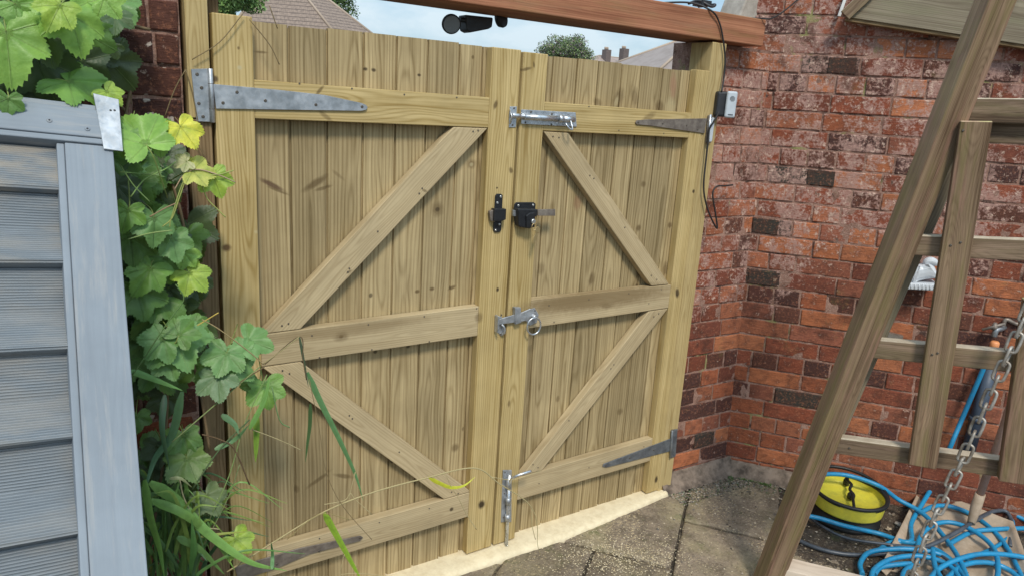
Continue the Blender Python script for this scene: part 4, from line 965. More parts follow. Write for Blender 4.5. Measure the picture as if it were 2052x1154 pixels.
tag(mb.build('hose', M_blue), 'straight blue hose length dropping down the brick wall from the tap', 'hose')
hose('hose', [(1606, 1000, .02), (1612, 1025, .02), (1650, 1055, .02), (1700, 1078, .02), (1780, 1090, .03), (1860, 1100, .05), (1910, 1130, .05), (1960, 1185, .04)], .0058, M_greyhose, 'thin grey hose curving round the front of the yellow drum')
hose('hose', [(1570, 1052, .012), (1590, 1075, .012), (1640, 1098, .012), (1700, 1110, .012), (1770, 1108, .02), (1850, 1096, .05), (1905, 1072, .07), (1950, 1045, .08), (1985, 1026, .085), (2015, 1024, .08), (2028, 1050, .06), (2024, 1095, .04)], .0085, M_greyhose, 'thick black hose sweeping from the frame foot over the shovel')
hose('hose', [(1930, 1128, .03), (1980, 1128, .03), (2030, 1142, .03), (2080, 1160, .03)], .0058, M_greyhose, 'thin grey hose length at the bottom right corner')

hose('hose', [(1745, 1170, .02), (1752, 1140, .03), (1790, 1118, .04), (1850, 1114, .05), (1905, 1135, .05), (1935, 1180, .05)], rb, M_blue, 'blue hose loop just inside the loop nearest the pale rail')
hose('hose', [(1990, 1190, .03), (2000, 1140, .05), (1990, 1096, .06), (1950, 1062, .07), (1905, 1046, .07), (1868, 1052, .06), (1842, 1080, .04), (1838, 1130, .03)], rb, M_blue, 'blue hose coil lying round the middle of the shovel blade')
hose('hose', [(2060, 1175, .03), (2020, 1140, .04), (1975, 1126, .05), (1930, 1132, .05), (1895, 1160, .04)], rb, M_blue, 'low blue hose arch at the bottom right corner')

# ------------------------------------------------------------------ slate blue downpipe, tap, duck
mb = MB(); a, b_ = PW(1990, 715, .028), PW(1940, 905, .028); mb.tube([a, b_], .026, 20)
for t in (.62,): q = a.lerp(b_, t); mb.tube([q, q+(b_-a).normalized()*.02], .031, 20)
tag(mb.build('waste_pipe', M_slate), 'slate blue plastic pipe on the wall behind the blue hose', 'pipe')
tp = empty('garden_tap', PW(1990, 668, 0), 'grey metal garden tap with orange hose connector on the brick wall', 'tap')
mb = MB(); mb.tube(smooth_path([PW(2012, 655, 0), PW(2006, 658, .04), PW(1996, 662, .055), PW(1992, 674, .055)], 5), .011, 12); mb.build('spout', M_dsteel, tp)
mb = MB(); mb.tube([PW(1968, 660, .055), PW(2014, 648, .055)], .006, 10); mb.lathe(PW(1992, 660, .05), LEAN, [(.013, 0), (.013, .012), (.006, .03)], 16); mb.build('tap_head', M_rust, tp)
mb = MB(); mb.lathe(PW(1991, 700, .055), LEAN, [(.010, 0), (.016, .006), (.017, .03), (.012, .036)], 20); mb.build('hose_connector', M_orange, tp)
mb = MB(); mb.tube(smooth_path([PW(2010, 655, .02), PW(2016, 640, .02), PW(2035, 648, .015), PW(2060, 652, .015)], 5), .008, 10); mb.build('supply_pipe', M_rust, tp)
# duck planter
dk = empty('duck_ornament', PW(1845, 575, 0), 'white pottery duck ornament mounted on the brick wall behind the frame', 'ornament')
def skinobj(name, verts, edges, radii, mat, parent, lv=2):
    me = bpy.data.meshes.new(name); pl = root_loc(parent); me.from_pydata([tuple(v-pl) for v in verts], edges, [])
    o = bpy.data.objects.new(name, me); col.objects.link(o); o.parent = parent
    o.modifiers.new('k', 'SKIN'); sk = me.skin_vertices[0].data
    for i, r in enumerate(radii): sk[i].radius = (r, r) if not isinstance(r, tuple) else r
    sk[0].use_root = True
    s_ = o.modifiers.new('u', 'SUBSURF'); s_.levels = lv; s_.render_levels = lv
    me.materials.append(mat)
    return o
dpts = [PW(1850, 551, .06), PW(1835, 549, .06), PW(1819, 545, .06), PW(1804, 537, .06), PW(1862, 544, .06), PW(1860, 532, .062), PW(1857, 524, .064), PW(1866, 522, .066), PW(1877, 528, .068), PW(1882, 532, .07)]
skinobj('duck_body', dpts, [(0, 1), (1, 2), (2, 3), (0, 4), (4, 5), (5, 6), (6, 7), (7, 8), (8, 9)], [.037, .040, .033, .012, .034, .023, .021, .022, .014, .005], M_white, dk)
mb = MB(); a = PW(1806, 568, .06); b_ = PW(1874, 571, .06); mb.bar(a, b_, .026, .11, LEAN, .5); mb.build('base', M_white, dk, .004)
mb = MB()
for t in range(1, 9): q = a.lerp(b_, t/9)+NW*.056; mb.tube([q-V3((0, 0, .011)), q+V3((0, 0, .011))], .0022, 6)
mb.build('base_ribs', M_white, dk)
# iron hook in the wall
mb = MB(); mb.bar(PW(1745, 662, .015), PW(1808, 676, .015), .02, .03, LEAN, .5)
tag(mb.build('wall_bracket', M_rust), 'dark rusty bracket set in the brickwork behind the frame leg', 'bracket')
mb = MB(); q = PG(1575, 1092, .012); mb.prism([q, q+V3((.02, -.028, 0)), q+V3((.045, .0, .004)), q+V3((.028, .022, .002))], (0, 0, .009), X, .5)
tag(mb.build('tile_shard', M_shard, None, .001), 'broken terracotta shard on the soil beside the frame foot', 'shard')
for i, (x, y, s_) in enumerate([(1860, 1128, .028), (1725, 1046, .022), (1800, 1052, .018), (1900, 1150, .022)]):
    mb = MB(); q = PG(x, y, .0); base = 0
    mb.lathe(q, (0.1, 0, 1), [(s_*.7, 0), (s_, s_*.25), (s_*.8, s_*.6), (s_*.3, s_*.75)], 12)
    for v in mb.v: v += V3((1, .6, .3))*.008*noise.noise(v*60)
    tag(mb.build('stone', M_stone), ['pale stone under the hose loop nearest the bottom rail', 'small stone in the soil in front of the yellow drum', 'small stone between drum and shovel', 'stone at the foot of the chain'][i], 'stone')

# ------------------------------------------------------------------ grey slatted panel
pn = empty('fence_panel', PL(-.5, -1.9), 'grey painted slatted fence panel leaning back against the wall at left', 'fence panel')
k_ = 1.40/1.30
def pbar(name, u0, v0, u1, v1, w_, t_, off, mat, rn, aux=0, bev=.002):
    mb = MB(); mb.bar(PL(u0, v0, off), PL(u1, v1, off), w_, t_, PB if abs(u1-u0) > abs(v1-v0) else PA, rn)
    mb.aux = [aux]*len(mb.v); return mb.build(name, mat, pn, bev)
LB = -1.93
pbar('stile', -.038, .012, -.038, LB, .080, .045, -.0225, M_gpaint, .31)
pbar('stile', -1.80, .012, -1.80, LB, .080, .045, -.0225, M_gpaint, .37)
pbar('inner_lip', -.0845, .0125, -.0845, LB, .0125, .030, -.020, M_gpaint, .73)
pbar('top_rail', -1.84, .0575, -.006, .0575, .062, .045, -.018, M_gpaint, .55)
pbar('top_rail_lip', -1.84, .0195, -.006, .0195, .012, .050, -.022, M_gpaint, .15)
pbar('cap', -1.86, .094, -.022, .094, .012, .060, -.028, M_gpaint, .95)
pbar('bottom_rail', -1.76, LB+.05, -.08, LB+.05, .09, .04, -.02, M_gpaint, .85)
v = .008*k_; i = 0
hts = [.078, .139-.0]
slat_edges = [.010, -.078, -.142, -.216, -.287, -.363, -.433, -.506, -.574, -.649]
while slat_edges[-1] > -1.72: slat_edges.append(slat_edges[-1]-.0715)
def slat(prof, aux):
    mb = MB(); rn = R.random(); o_ = V3((rn*37.3, rn*11.7, rn*5.1)); n = len(prof)
    for uu in (-1.77, -.088):
        for (vv, oo) in prof: mb.vert(PL(uu, vv, oo), o_+V3((uu, vv, oo)), rn, (1, 1, 1), aux)
    for q in range(n): j = (q+1) % n; mb.face((q, j, n+j, n+q))
    mb.face(list(range(n))[::-1]); mb.face([n+q for q in range(n)]); mb.build('slat', M_slat, pn, .001, 1)
slat([(slat_edges[0]*k_, -.022), (slat_edges[1]*k_+.004, -.008), (slat_edges[1]*k_, -.012), (slat_edges[1]*k_, -.026), (slat_edges[0]*k_, -.034)], .95)
for i in range(1, len(slat_edges)-2, 2):
    a_, m_, b_ = (slat_edges[i+q]*k_ for q in range(3)); j_ = R.uniform(-.0015, .0015)
    slat([(a_+.012, -.028), (m_+.006, -.041), (m_, -.040), (b_+.007, -.0065+j_), (b_+.002, -.009), (b_+.001, -.028), (m_, -.052), (a_+.012, -.045)], R.uniform(.25, .6))
mb = MB()
mb.prism([PL(-.026, .125, .006), PL(.018, .118, .006), PL(.018, .0, .006), PL(-.015, .002, .006)], PN*-.003, PB, .4)
pb = mb.build('corner_plate', M_galv, pn, .0006, 1)
for (u, v_) in ((.002, .090), (.009, .091)): mb = MB(); disc(mb, PL(u, v_, .0061), PN, .0022, .0006, 10); mb.build('hole', M_black, pb)
for (u, v_) in ((-.101, .053), (-.040, .043), (-.30, .05), (-.6, .05)):
    mb = MB(); disc(mb, PL(u, v_, .0045), PN, .0048, .0016, 14); s_ = mb.build('screw', M_gpaint, pn)
    mb = MB(); disc(mb, PL(u, v_, .0062), PN, .0018, .0004, 8, False); mb.build('recess', M_black, s_)

# ------------------------------------------------------------------ vine leaves
def leaf(mb, c0, nrm, tip, size, colr, curl=.18, fold=.25, seed=0):
    """grape leaf: five lobes, toothed edge, veins on the rays; c0 = petiole junction"""
    nrm = nrm.normalized(); tip = (tip-nrm*tip.dot(nrm)).normalized(); sd = tip.cross(nrm)
    rr = random.Random(seed)
    lobes = [(0, 1.0), (54, .93), (-54, .90), (112, .74), (-112, .76)]
    lobes = [(a+rr.uniform(-6, 6), r*rr.uniform(.9, 1.08)) for a, r in lobes]
    def rad_(a):
        best = .56
        for la, lr in lobes:
            d = abs(a-la)
            if d < 34: best = max(best, lr*(1-.36*(d/34)**1.25))
        if abs(a) > 138: best *= max(.14, 1-(abs(a)-138)/32*.9)
        return best
    angs = []; a = -170
    while a <= 170.1: angs.append((a, 0)); a += 3.4
    va = [l[0] for l in lobes]
    for v_ in va: angs += [(v_, 1), (v_-2.2, 0), (v_+2.2, 0)]
    angs.sort(); out = []
    for q in angs:
        if out and abs(out[-1][0]-q[0]) < .9:
            if q[1]: out[-1] = q
            continue
        out.append(q)
    angs = out; K = 6; base = len(mb.v); ctr = mb.vert(c0, (0, 0, seed*.37), 0, colr, 1.)
    ph = rr.uniform(0, 6)
    for i, (a, isv) in enumerate(angs):
        ar = rad(a); R_ = rad_(a)*size*.5
        teeth = 1+.032*(1 if i % 2 else -1)+.015*rr.uniform(-1, 1)
        for k in range(1, K+1):
            q = k/K; r = R_*q*(teeth if k == K else 1)
            x, y = math.sin(ar)*r, math.cos(ar)*r
            rn_ = r/(size*.5)
            z = -curl*size*.5*rn_**2+fold*abs(x)*.6+.035*size*math.sin(ar*5+ph)*rn_**1.5+.02*size*noise.noise(V3((x/size*5, y/size*5, seed)))
            z += -.012*size*isv*(1-q*.5)
            dm = min(abs(a-v_) for v_ in va); z += .045*size*rn_*math.sin(min(dm, 27)/27*1.5708)**2
            # crease between the rays
            side_v = 0.
            if not isv:
                dmin = min(abs(a-v_) for v_ in va); side_v = max(0, 1-dmin*math.pi/180*r/(size*.012))*(.6)
            mb.vert(c0+sd*x+tip*y+nrm*z, (x/size*2+seed, y/size*2, seed*.37), 0, colr, 1.-q*.35 if isv else side_v)
    n = len(angs)
    for i in range(n-1):
        a0 = base+1+i*K; a1 = a0+K
        mb.face((ctr, a0, a1), True)
        for k in range(K-1): mb.face((a0+k, a0+k+1, a1+k+1, a1+k), True)
VIEW = RC.transposed() @ V3((0, 0, 1))
def place(mb, px, py, y, wpx, ang, colr, tx=0., ty=0., curl=.18, fold=.2, seed=None, pet=None, petc=(.2, .26, .07)):
    """px,py = leaf middle; wpx = width in photo px; ang = direction of the tip (0 = down, 90 = right)"""
    c = P(px, py, y); dist = (RC @ (c-CAM)).z; size = wpx*dist/FPX*1.08
    right = RC.transposed() @ V3((1, 0, 0)); down = RC.transposed() @ V3((0, 1, 0)); tocam = (CAM-c).normalized()
    tip = down*math.cos(rad(ang))+right*math.sin(rad(ang))
    nrm = (tocam+right*tx-down*ty).normalized()
    tipn = (tip-nrm*tip.dot(nrm)).normalized()
    j = c-tipn*size*.22
    leaf(mb, j, nrm, tipn, size, colr, curl, fold, R.randint(0, 999) if seed is None else seed)
    return j, tipn, nrm, size
vine = empty('grape_vine', (-1.2, -.1, 0), 'leafy green grape vine climbing the dark brick wall behind the grey panel', 'vine')
Gb = (.17, .37, .045); Gm = (.10, .24, .035); Gd = (.013, .04, .010); Gg = (.16, .35, .10); Gy = (.36, .52, .04); Ye = (.86, .80, .05); Gl = (.27, .50, .07)  # Gd is near black: shade deep in the vine put into leaf colour
fol = MB(); yel = MB()
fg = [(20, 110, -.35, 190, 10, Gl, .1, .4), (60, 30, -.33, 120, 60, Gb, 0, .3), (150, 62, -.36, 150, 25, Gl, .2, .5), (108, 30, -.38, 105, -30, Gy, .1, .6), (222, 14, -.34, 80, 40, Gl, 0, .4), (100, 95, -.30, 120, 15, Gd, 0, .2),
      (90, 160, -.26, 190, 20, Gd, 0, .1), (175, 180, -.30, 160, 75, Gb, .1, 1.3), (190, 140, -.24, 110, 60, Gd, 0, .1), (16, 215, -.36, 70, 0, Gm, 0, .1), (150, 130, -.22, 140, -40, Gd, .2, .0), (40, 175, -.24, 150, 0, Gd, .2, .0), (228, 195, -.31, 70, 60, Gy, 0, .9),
      (272, 262, -.34, 150, 215, Gl, .1, .8), (250, 290, -.345, 90, -15, Gb, -.2, .3), (318, 285, -.335, 96, 12, Gb, .3, .4),
      (312, 462, -.32, 105, 8, Gg, .5, .2), (253, 440, -.33, 85, -10, Gb, .1, .3), (325, 470, -.30, 70, 30, Gm, .1, .2), (380, 520, -.26, 66, 40, Gl, 0, .4), (396, 562, -.27, 92, 50, Gy, .2, .5), (340, 540, -.25, 105, 20, Gm, .2, .3),
      (352, 500, -.29, 90, 20, Gg, .2, .3), (290, 560, -.28, 110, -30, Gb, .3, .4), (285, 610, -.27, 120, 20, Gm, .2, .2), (262, 500, -.27, 110, 0, Gm, .1, .2), (350, 600, -.22, 110, 30, Gd, 0, .2), (330, 640, -.22, 100, 0, Gm, 0, .2),
      (365, 700, -.33, 150, 28, Gg, .2, .6), (312, 698, -.34, 100, -35, Gg, 0, .4), (372, 655, -.33, 90, 150, Gm, .1, .6), (345, 740, -.335, 90, 20, Gg, 0, .3), (402, 660, -.3, 70, 60, Gm, .1, .4),
      (520, 690, -.30, 100, 75, Gg, 0, .6), (478, 690, -.29, 70, 200, Gg, 0, .4), (445, 730, -.32, 110, -20, Gg, 0, .5), (440, 775, -.33, 100, 10, (.15, .26, .13), .0, .3), (490, 745, -.31, 90, 60, Gg, .1, .4), (415, 745, -.30, 90, -50, Gm, 0, .4),
      (536, 795, -.28, 95, 10, Gb, .1, .2), (508, 785, -.27, 70, -30, Gm, .1, .2), (385, 940, -.30, 110, 20, (.14, .24, .05), .1, .6), (372, 892, -.26, 90, 10, Gm, .1, .3), (365, 935, -.27, 80, -20, (.2, .3, .1), .1, .4), (425, 1010, -.31, 90, 30, (.15, .20, .08), .2, .3), (395, 1020, -.29, 70, -20, (.12, .16, .06), 0, .3),
      (485, 1092, -.30, 80, 40, Gy, .2, .5), (330, 815, -.2, 80, 0, Gd, 0, 0), (275, 850, -.25, 70, 0, Gm, 0, 0), (320, 1000, -.24, 90, 0, Gm, 0, .4), (285, 1010, -.28, 80, 20, Gg, 0, .2), (345, 1050, -.24, 90, 40, Gb, 0, .5), (318, 910, -.22, 80, 0, Gd, 0, .2)]
pets = []
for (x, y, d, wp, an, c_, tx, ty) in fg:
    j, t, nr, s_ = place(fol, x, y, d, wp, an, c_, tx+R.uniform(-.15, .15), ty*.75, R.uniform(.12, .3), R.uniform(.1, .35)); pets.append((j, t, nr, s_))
for (x, y, d, wp, an, c_, tx, ty) in [(375, 272, -.35, 92, 40, Ye, .2, .9), (408, 345, -.35, 84, 100, (.66, .64, .12), .1, 1.0), (434, 372, -.345, 88, 25, Gy, .2, .4), (362, 328, -.345, 50, -60, (.6, .56, .3), 0, .8)]:
    j, t, nr, s_ = place(yel, x, y, d, wp, an, c_, tx, ty*.6, .2, .25); pets.append((j, t, nr, s_))
# denser background leaves
cnt = 0
for _ in range(330):
    z_ = R.random()
    if z_ < .22: x, y = R.uniform(-60, 250), R.uniform(-60, 200)
    elif z_ < .72: x, y = R.uniform(215, 395), R.uniform(300, 700)
    elif z_ < .88: x, y = R.uniform(230, 385), R.uniform(700, 800) if R.random()<.5 else R.uniform(880, 1060)
    else: x, y = R.uniform(-300, 150), R.uniform(-100, 160)
    if 330 < x and y < 480: continue
    if x > 250 and y < 200: continue
    if 255 < x < 400 and 770 < y < 900: continue
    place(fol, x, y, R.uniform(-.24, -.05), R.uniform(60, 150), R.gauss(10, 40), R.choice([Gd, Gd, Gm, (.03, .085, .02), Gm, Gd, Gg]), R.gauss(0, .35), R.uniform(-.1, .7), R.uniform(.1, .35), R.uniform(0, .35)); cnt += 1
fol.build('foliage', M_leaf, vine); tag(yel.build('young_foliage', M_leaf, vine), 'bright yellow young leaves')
mb = MB()
for (j, t, nr, s_) in pets:
    e = j-nr*.06*R.uniform(.6, 1.4)-t*s_*.5+V3((R.gauss(0, .01), .03, R.gauss(0, .02)))
    mb.tube(smooth_path([j, j-t*s_*.18-nr*.012, e], 4), .0013, 6, c=(.2, .26, .07))
for pts in ([(300, 60), (200, 40), (90, 60), (-40, 30)], [(270, 120), (250, 300), (300, 480), (360, 640), (400, 780), (420, 900)], [(240, 210), (330, 330), (372, 500), (340, 700), (330, 900), (300, 1100)], [(260, 480), (350, 600), (450, 720), (540, 700)]):
    mb.tube(smooth_path([P(x, y, -.1-.03*i) for i, (x, y) in enumerate(pts)], 8), .0035, 7, c=(.16, .11, .06))
mb.build('vine_stem', M_stem, vine)
mb = MB()
for pts, c_ in (([(325, 455), (345, 437), (360, 395), (376, 358), (400, 362), (415, 398), (436, 420), (452, 436)], (.32, .36, .10)), ([(340, 456), (344, 435), (372, 358), (410, 352), (440, 350), (468, 342)], (.30, .36, .10)), ([(350, 380), (368, 352), (395, 340), (440, 352), (472, 366)], (.42, .30, .2)),
        ([(240, 330), (268, 372), (300, 405)], (.15, .25, .08)), ([(262, 395), (290, 360), (330, 340), (352, 325)], (.2, .33, .1)), ([(238, 345), (300, 350), (330, 355)], (.15, .25, .08)), ([(256, 480), (300, 468), (345, 462)], (.25, .35, .12)), ([(300, 435), (330, 418), (352, 408)], (.3, .2, .12)),
        ([(260, 760), (300, 700), (340, 640), (368, 600), (352, 570)], (.1, .2, .06)), ([(395, 652), (415, 640), (438, 626)], (.5, .36, .08)), ([(405, 640), (440, 660), (500, 705), (528, 730)], (.33, .25, .12)), ([(528, 728), (560, 705), (600, 674)], (.3, .26, .12))):
    mb.tube(smooth_path([P(x, y, -.35) for x, y in pts], 6), .0013, 6, c=c_)
mb.build('tendril', M_stem, vine)

# thin twigs over the left wall edge and gate top
mb = MB()
for pts in ([(487, 28), (440, 85), (385, 120)], [(500, 40), (540, 90), (560, 130)], [(372, 140), (385, 185), (395, 235), (400, 260)], [(255, 120), (262, 170), (263, 210)], [(372, 140), (350, 180), (330, 235)], [(540, 12), (556, 58)], [(350, 235), (395, 290), (420, 330)]):
    mb.tube(smooth_path([P(x, y, -.012) for x, y in pts], 5), .0013, 5, c=(.19, .14, .07))
tag(mb.build('dry_twigs', M_stem), 'thin dry vine twigs clinging across the left post and bricks', 'twigs')

# ------------------------------------------------------------------ grass blades
def blade(mb, pts, w, c, k=8, tw=0., up=None):
    pts = smooth_path(pts, k); n = len(pts); base = len(mb.v)
    for i, p in enumerate(pts):
        t = (pts[min(i+1, n-1)]-pts[max(i-1, 0)]).normalized(); q = i/(n-1)
        ww = w*(min(1, q*6+.35))*(1-q**2.2)*.5+.0004
        s_ = t.cross((CAM-p).normalized()).normalized(); s_ = Matrix.Rotation(rad(tw*(q-.3)), 3, t) @ s_; nn = s_.cross(t)
        cc = tuple(x*(1+.2*(q-.5)) for x in c)
        mb.vert(p-s_*ww, None, 0, cc); mb.vert(p+nn*ww*.35, None, 0, tuple(x*.85 for x in cc)); mb.vert(p+s_*ww, None, 0, cc)
    for i in range(n-1):
        a = base+i*3; mb.face((a, a+1, a+4, a+3), True); mb.face((a+1, a+2, a+5, a+4), True)
tuft = empty('grass_tuft', P(400, 1150, -.2), 'rampant green couch grass at the foot of the vine beside the panel', 'grass')
mb = MB()
GB = [(.10, .22, .05), (.07, .15, .045), (.16, .30, .07), (.06, .13, .05), (.2, .3, .06)]
for pts, w_, c_ in [([(300, 965), (350, 1000), (420, 1070), (500, 1125), (575, 1143)], .026, (.20, .38, .09)), ([(290, 960), (300, 1030), (320, 1100), (330, 1160)], .016, (.14, .28, .05)), ([(355, 1075), (400, 1100), (450, 1150)], .018, (.14, .27, .07)),
        ([(300, 1000), (370, 1030), (430, 1080), (470, 1140)], .020, (.20, .37, .08)), ([(262, 742), (310, 760), (366, 782)], .014, (.15, .32, .09)), ([(365, 784), (345, 870), (310, 920), (285, 1000)], .018, (.08, .17, .08)), ([(330, 790), (325, 860), (340, 940)], .014, (.05, .11, .05)),
        ([(385, 1154), (388, 1090), (384, 1040)], .016, (.10, .24, .06)), ([(545, 1140), (546, 1110), (543, 1085)], .009, (.12, .27, .1)), ([(500, 860), (530, 800), (540, 752)], .012, (.16, .33, .08)), ([(340, 958), (362, 958), (384, 975)], .007, (.42, .45, .22)),
        ([(430, 900), (470, 880), (500, 850)], .012, (.12, .24, .1)), ([(444, 830), (470, 850), (478, 870)], .014, (.10, .20, .09)), ([(400, 1075), (450, 1068), (500, 1064)], .006, (.3, .34, .07))]:
    blade(mb, [P(x, y, -.33+R.uniform(-.02, .02)) for x, y in pts], w_, c_)
for _ in range(85):
    x0 = R.uniform(275, 400); y0 = R.uniform(1090, 1190); h_ = R.uniform(40, 190); dx = R.gauss(10, 50); d = R.uniform(-.33, -.12)
    blade(mb, [P(x0, y0, d), P(x0+dx*.3, y0-h_*.5, d), P(x0+dx, y0-h_, d-.02), P(x0+dx*2.0, y0-h_*R.uniform(.6, 1.02), d-.04)], R.uniform(.004, .011), R.choice(GB), 6, R.uniform(-60, 60))
mb.build('blades', M_blade, tuft)
mb = MB()
for pts, c_, r in [([(405, 870), (440, 880), (470, 900), (500, 970)], (.12, .075, .04), .0018), ([(430, 815), (475, 770), (530, 735)], (.13, .09, .045), .0015), ([(345, 885), (420, 820), (520, 735)], (.2, .26, .1), .0016), ([(385, 980), (440, 900), (500, 840)], (.07, .12, .05), .002),
        ([(420, 1040), (460, 950), (490, 850), (535, 750)], (.2, .3, .1), .0014), ([(530, 730), (600, 674), (607, 720), (614, 760)], (.12, .085, .045), .0013), ([(505, 860), (545, 875), (580, 890), (604, 902)], (.38, .32, .17), .0012),
        ([(360, 960), (370, 1000), (400, 1050), (440, 1060)], (.40, .36, .2), .0016), ([(545, 775), (560, 840), (580, 856)], (.14, .26, .1), .0014), ([(410, 1090), (460, 990), (480, 930)], (.16, .22, .09), .0012),
        ([(620, 760), (640, 860), (650, 930), (670, 985), (700, 1030), (745, 1080)], (.22, .16, .08), .0009), ([(575, 1080), (640, 1030), (700, 1040)], (.3, .24, .1), .001)]:
    mb.tube(smooth_path([P(x, y, -.32) for x, y in pts], 6), r, 6, c=c_)
mb.build('stalks', M_stem, tuft)
mb = MB()
blade(mb, [P(616, 745, -.25), P(640, 800, -.25), P(680, 880, -.25), P(712, 950, -.24), P(728, 1002, -.24)], .015, (.12, .26, .10), 8)
blade(mb, [P(600, 674, -.25), P(610, 730, -.25), P(618, 775, -.25)], .006, (.07, .1, .06), 8)
tag(mb.build('couch_grass', M_blade), 'long bent green grass blade drooping across the left gate leaf', 'grass')
mb = MB(); blade(mb, [P(622, 808, -.2), P(621, 850, -.2), P(616, 890, -.2), P(612, 925, -.2)], .010, (.06, .12, .04), 8)
tag(mb.build('couch_grass', M_blade), 'short dark grass blade with brown tip hanging before the left gate leaf', 'grass')
mb = MB(); blade(mb, [P(512, 828, -.3), P(514, 860, -.3), P(513, 900, -.3), P(512, 925, -.3)], .016, (.19, .32, .04), 8)
tag(mb.build('couch_grass', M_blade), 'bright green grass blade hanging straight down in front of the left stile', 'grass')
st = empty('dry_grass', P(470, 1140, -.3), 'long straw coloured grass stem arching across the gate bottoms with yellow leaves', 'grass')
mb = MB(); D = -.30
mb.tube(smooth_path([P(x, y, D) for x, y in [(455, 1145), (560, 1078), (655, 1022), (750, 985), (850, 958), (950, 937), (1000, 968), (1050, 1000), (1070, 1025), (1077, 1055), (1077, 1088), (1083, 1110)]], 8), [.0021]*40+[.0021-.0000273*i for i in range(49)], 7, c=(.42, .35, .18))
for pts in ([(865, 957), (890, 950), (905, 975), (920, 1000), (935, 1030), (955, 1060)], [(700, 1003), (702, 985), (712, 945)], [(650, 1010), (690, 1002), (702, 988), (712, 1000), (745, 1030)], [(690, 1110), (683, 1140), (683, 1165)], [(1066, 1020), (1066, 1050), (1073, 1080)], [(683, 1150), (720, 1148), (780, 1154)], [(985, 955), (1030, 960), (1085, 942)]):
    mb.tube(smooth_path([P(x, y, D) for x, y in pts], 6), .0011, 5, c=(.46, .38, .2))
mb.build('stem', M_stem, st)
mb = MB(); blade(mb, [P(649, 1026, D), P(665, 1055, D), P(690, 1100, D), P(712, 1140, D), P(724, 1160, D)], .017, (.26, .42, .035), 8); mb.build('leaf_blade', M_blade, st); mb = MB(); blade(mb, [P(858, 955, D), P(880, 967, D), P(905, 976, D), P(930, 972, D), P(952, 955, D)], .011, (.50, .50, .03), 8); mb.build('leaf_blade', M_blade, st)

# ------------------------------------------------------------------ world behind the gate
def K(px, py, depth): return CAM + ray(px, py)*(depth/FPX)
def tile_mat():
    m, nt, b = new_mat('brown_roof_tile')
    gc = N(nt, 'ShaderNodeAttribute', attribute_name='gc').outputs['Vector']
    s_ = N(nt, 'ShaderNodeSeparateXYZ', ins={0: gc}).outputs
    row = mathn(nt, 'FRACT', mathn(nt, 'MULTIPLY', s_[1], 3.1)); colm = mathn(nt, 'FRACT', mathn(nt, 'ADD', mathn(nt, 'MULTIPLY', s_[0], 4.2), mathn(nt, 'MULTIPLY', mathn(nt, 'FLOOR', mathn(nt, 'MULTIPLY', s_[1], 3.1)), .5)))
    n = noise_n(nt, gc, 5, 5, .7).outputs[0]
    c = mixc(nt, mrange(nt, n, .35, .65), (.32, .245, .20), (.19, .145, .12))
    c = mixc(nt, mrange(nt, row, .0, .28, .85, 0), c, (.05, .038, .034)); c = mixc(nt, mrange(nt, colm, 0, .15, .45, 0), c, (.07, .055, .05))
    nt.links.new(c, b.inputs['Base Color']); b.inputs['Roughness'].default_value = .9; bump(nt, b, row, .05); return m
M_tile = tile_mat()
M_brickfar = simple('distant_brickwork', (.36, .17, .11), .9, 0, 3., .4)
M_chim = simple('chimney_brick', (.16, .125, .115), .9, 0, 6., .5)
M_hip = simple('pale_hip_tiles', (.42, .33, .26), .9)
def hip_house(name, label, C0, ux, W_, D_, ze, zr, ridge, mat, ridge_off=0.):
    """hipped roof house; C0 = left front eaves corner on the ground plane, ux = along the front"""
    uy = V3((-ux.y, ux.x, 0)); o = empty(name, V3((C0.x, C0.y, -.5)), label, 'house')
    mb = MB(); c = [C0, C0+ux*W_, C0+ux*W_+uy*D_, C0+uy*D_]; i_ = .35
    cc = [C0+ux*i_+uy*i_, C0+ux*(W_-i_)+uy*i_, C0+ux*(W_-i_)+uy*(D_-i_), C0+ux*i_+uy*(D_-i_)]
    b0 = [mb.vert(V3((p.x, p.y, -.5))) for p in cc]; b1 = [mb.vert(V3((p.x, p.y, ze))) for p in cc]
    for i in range(4): j = (i+1) % 4; mb.face((b0[i], b0[j], b1[j], b1[i]))
    mb.build('wall', M_brickfar, o)
    mb = MB(); r0_ = C0+ux*(W_/2-ridge/2+ridge_off)+uy*(D_/2); r1_ = C0+ux*(W_/2+ridge/2+ridge_off)+uy*(D_/2)
    e = [V3((p.x, p.y, ze)) for p in c]; a = V3((r0_.x, r0_.y, zr)); b_ = V3((r1_.x, r1_.y, zr))
    for pts in ([e[0], e[1], b_, a], [e[1], e[2], b_], [e[2], e[3], a, b_], [e[3], e[0], a]):
        d = (pts[1]-pts[0]).normalized(); nn = (pts[1]-pts[0]).cross(pts[2]-pts[0]).normalized(); u2 = nn.cross(d)
        ids = [mb.vert(p, ((p-pts[0]).dot(d), (p-pts[0]).dot(u2), 0)) for p in pts]; mb.face(ids)
    rf = mb.build('roof', mat, o)
    mb = MB()
    for p, q in ((e[0], a), (e[1], b_), (e[2], b_), (e[3], a), (a, b_)): mb.tube([p, q], .085, 6)
    mb.build('hip_tiles', M_hip, rf)
    return o
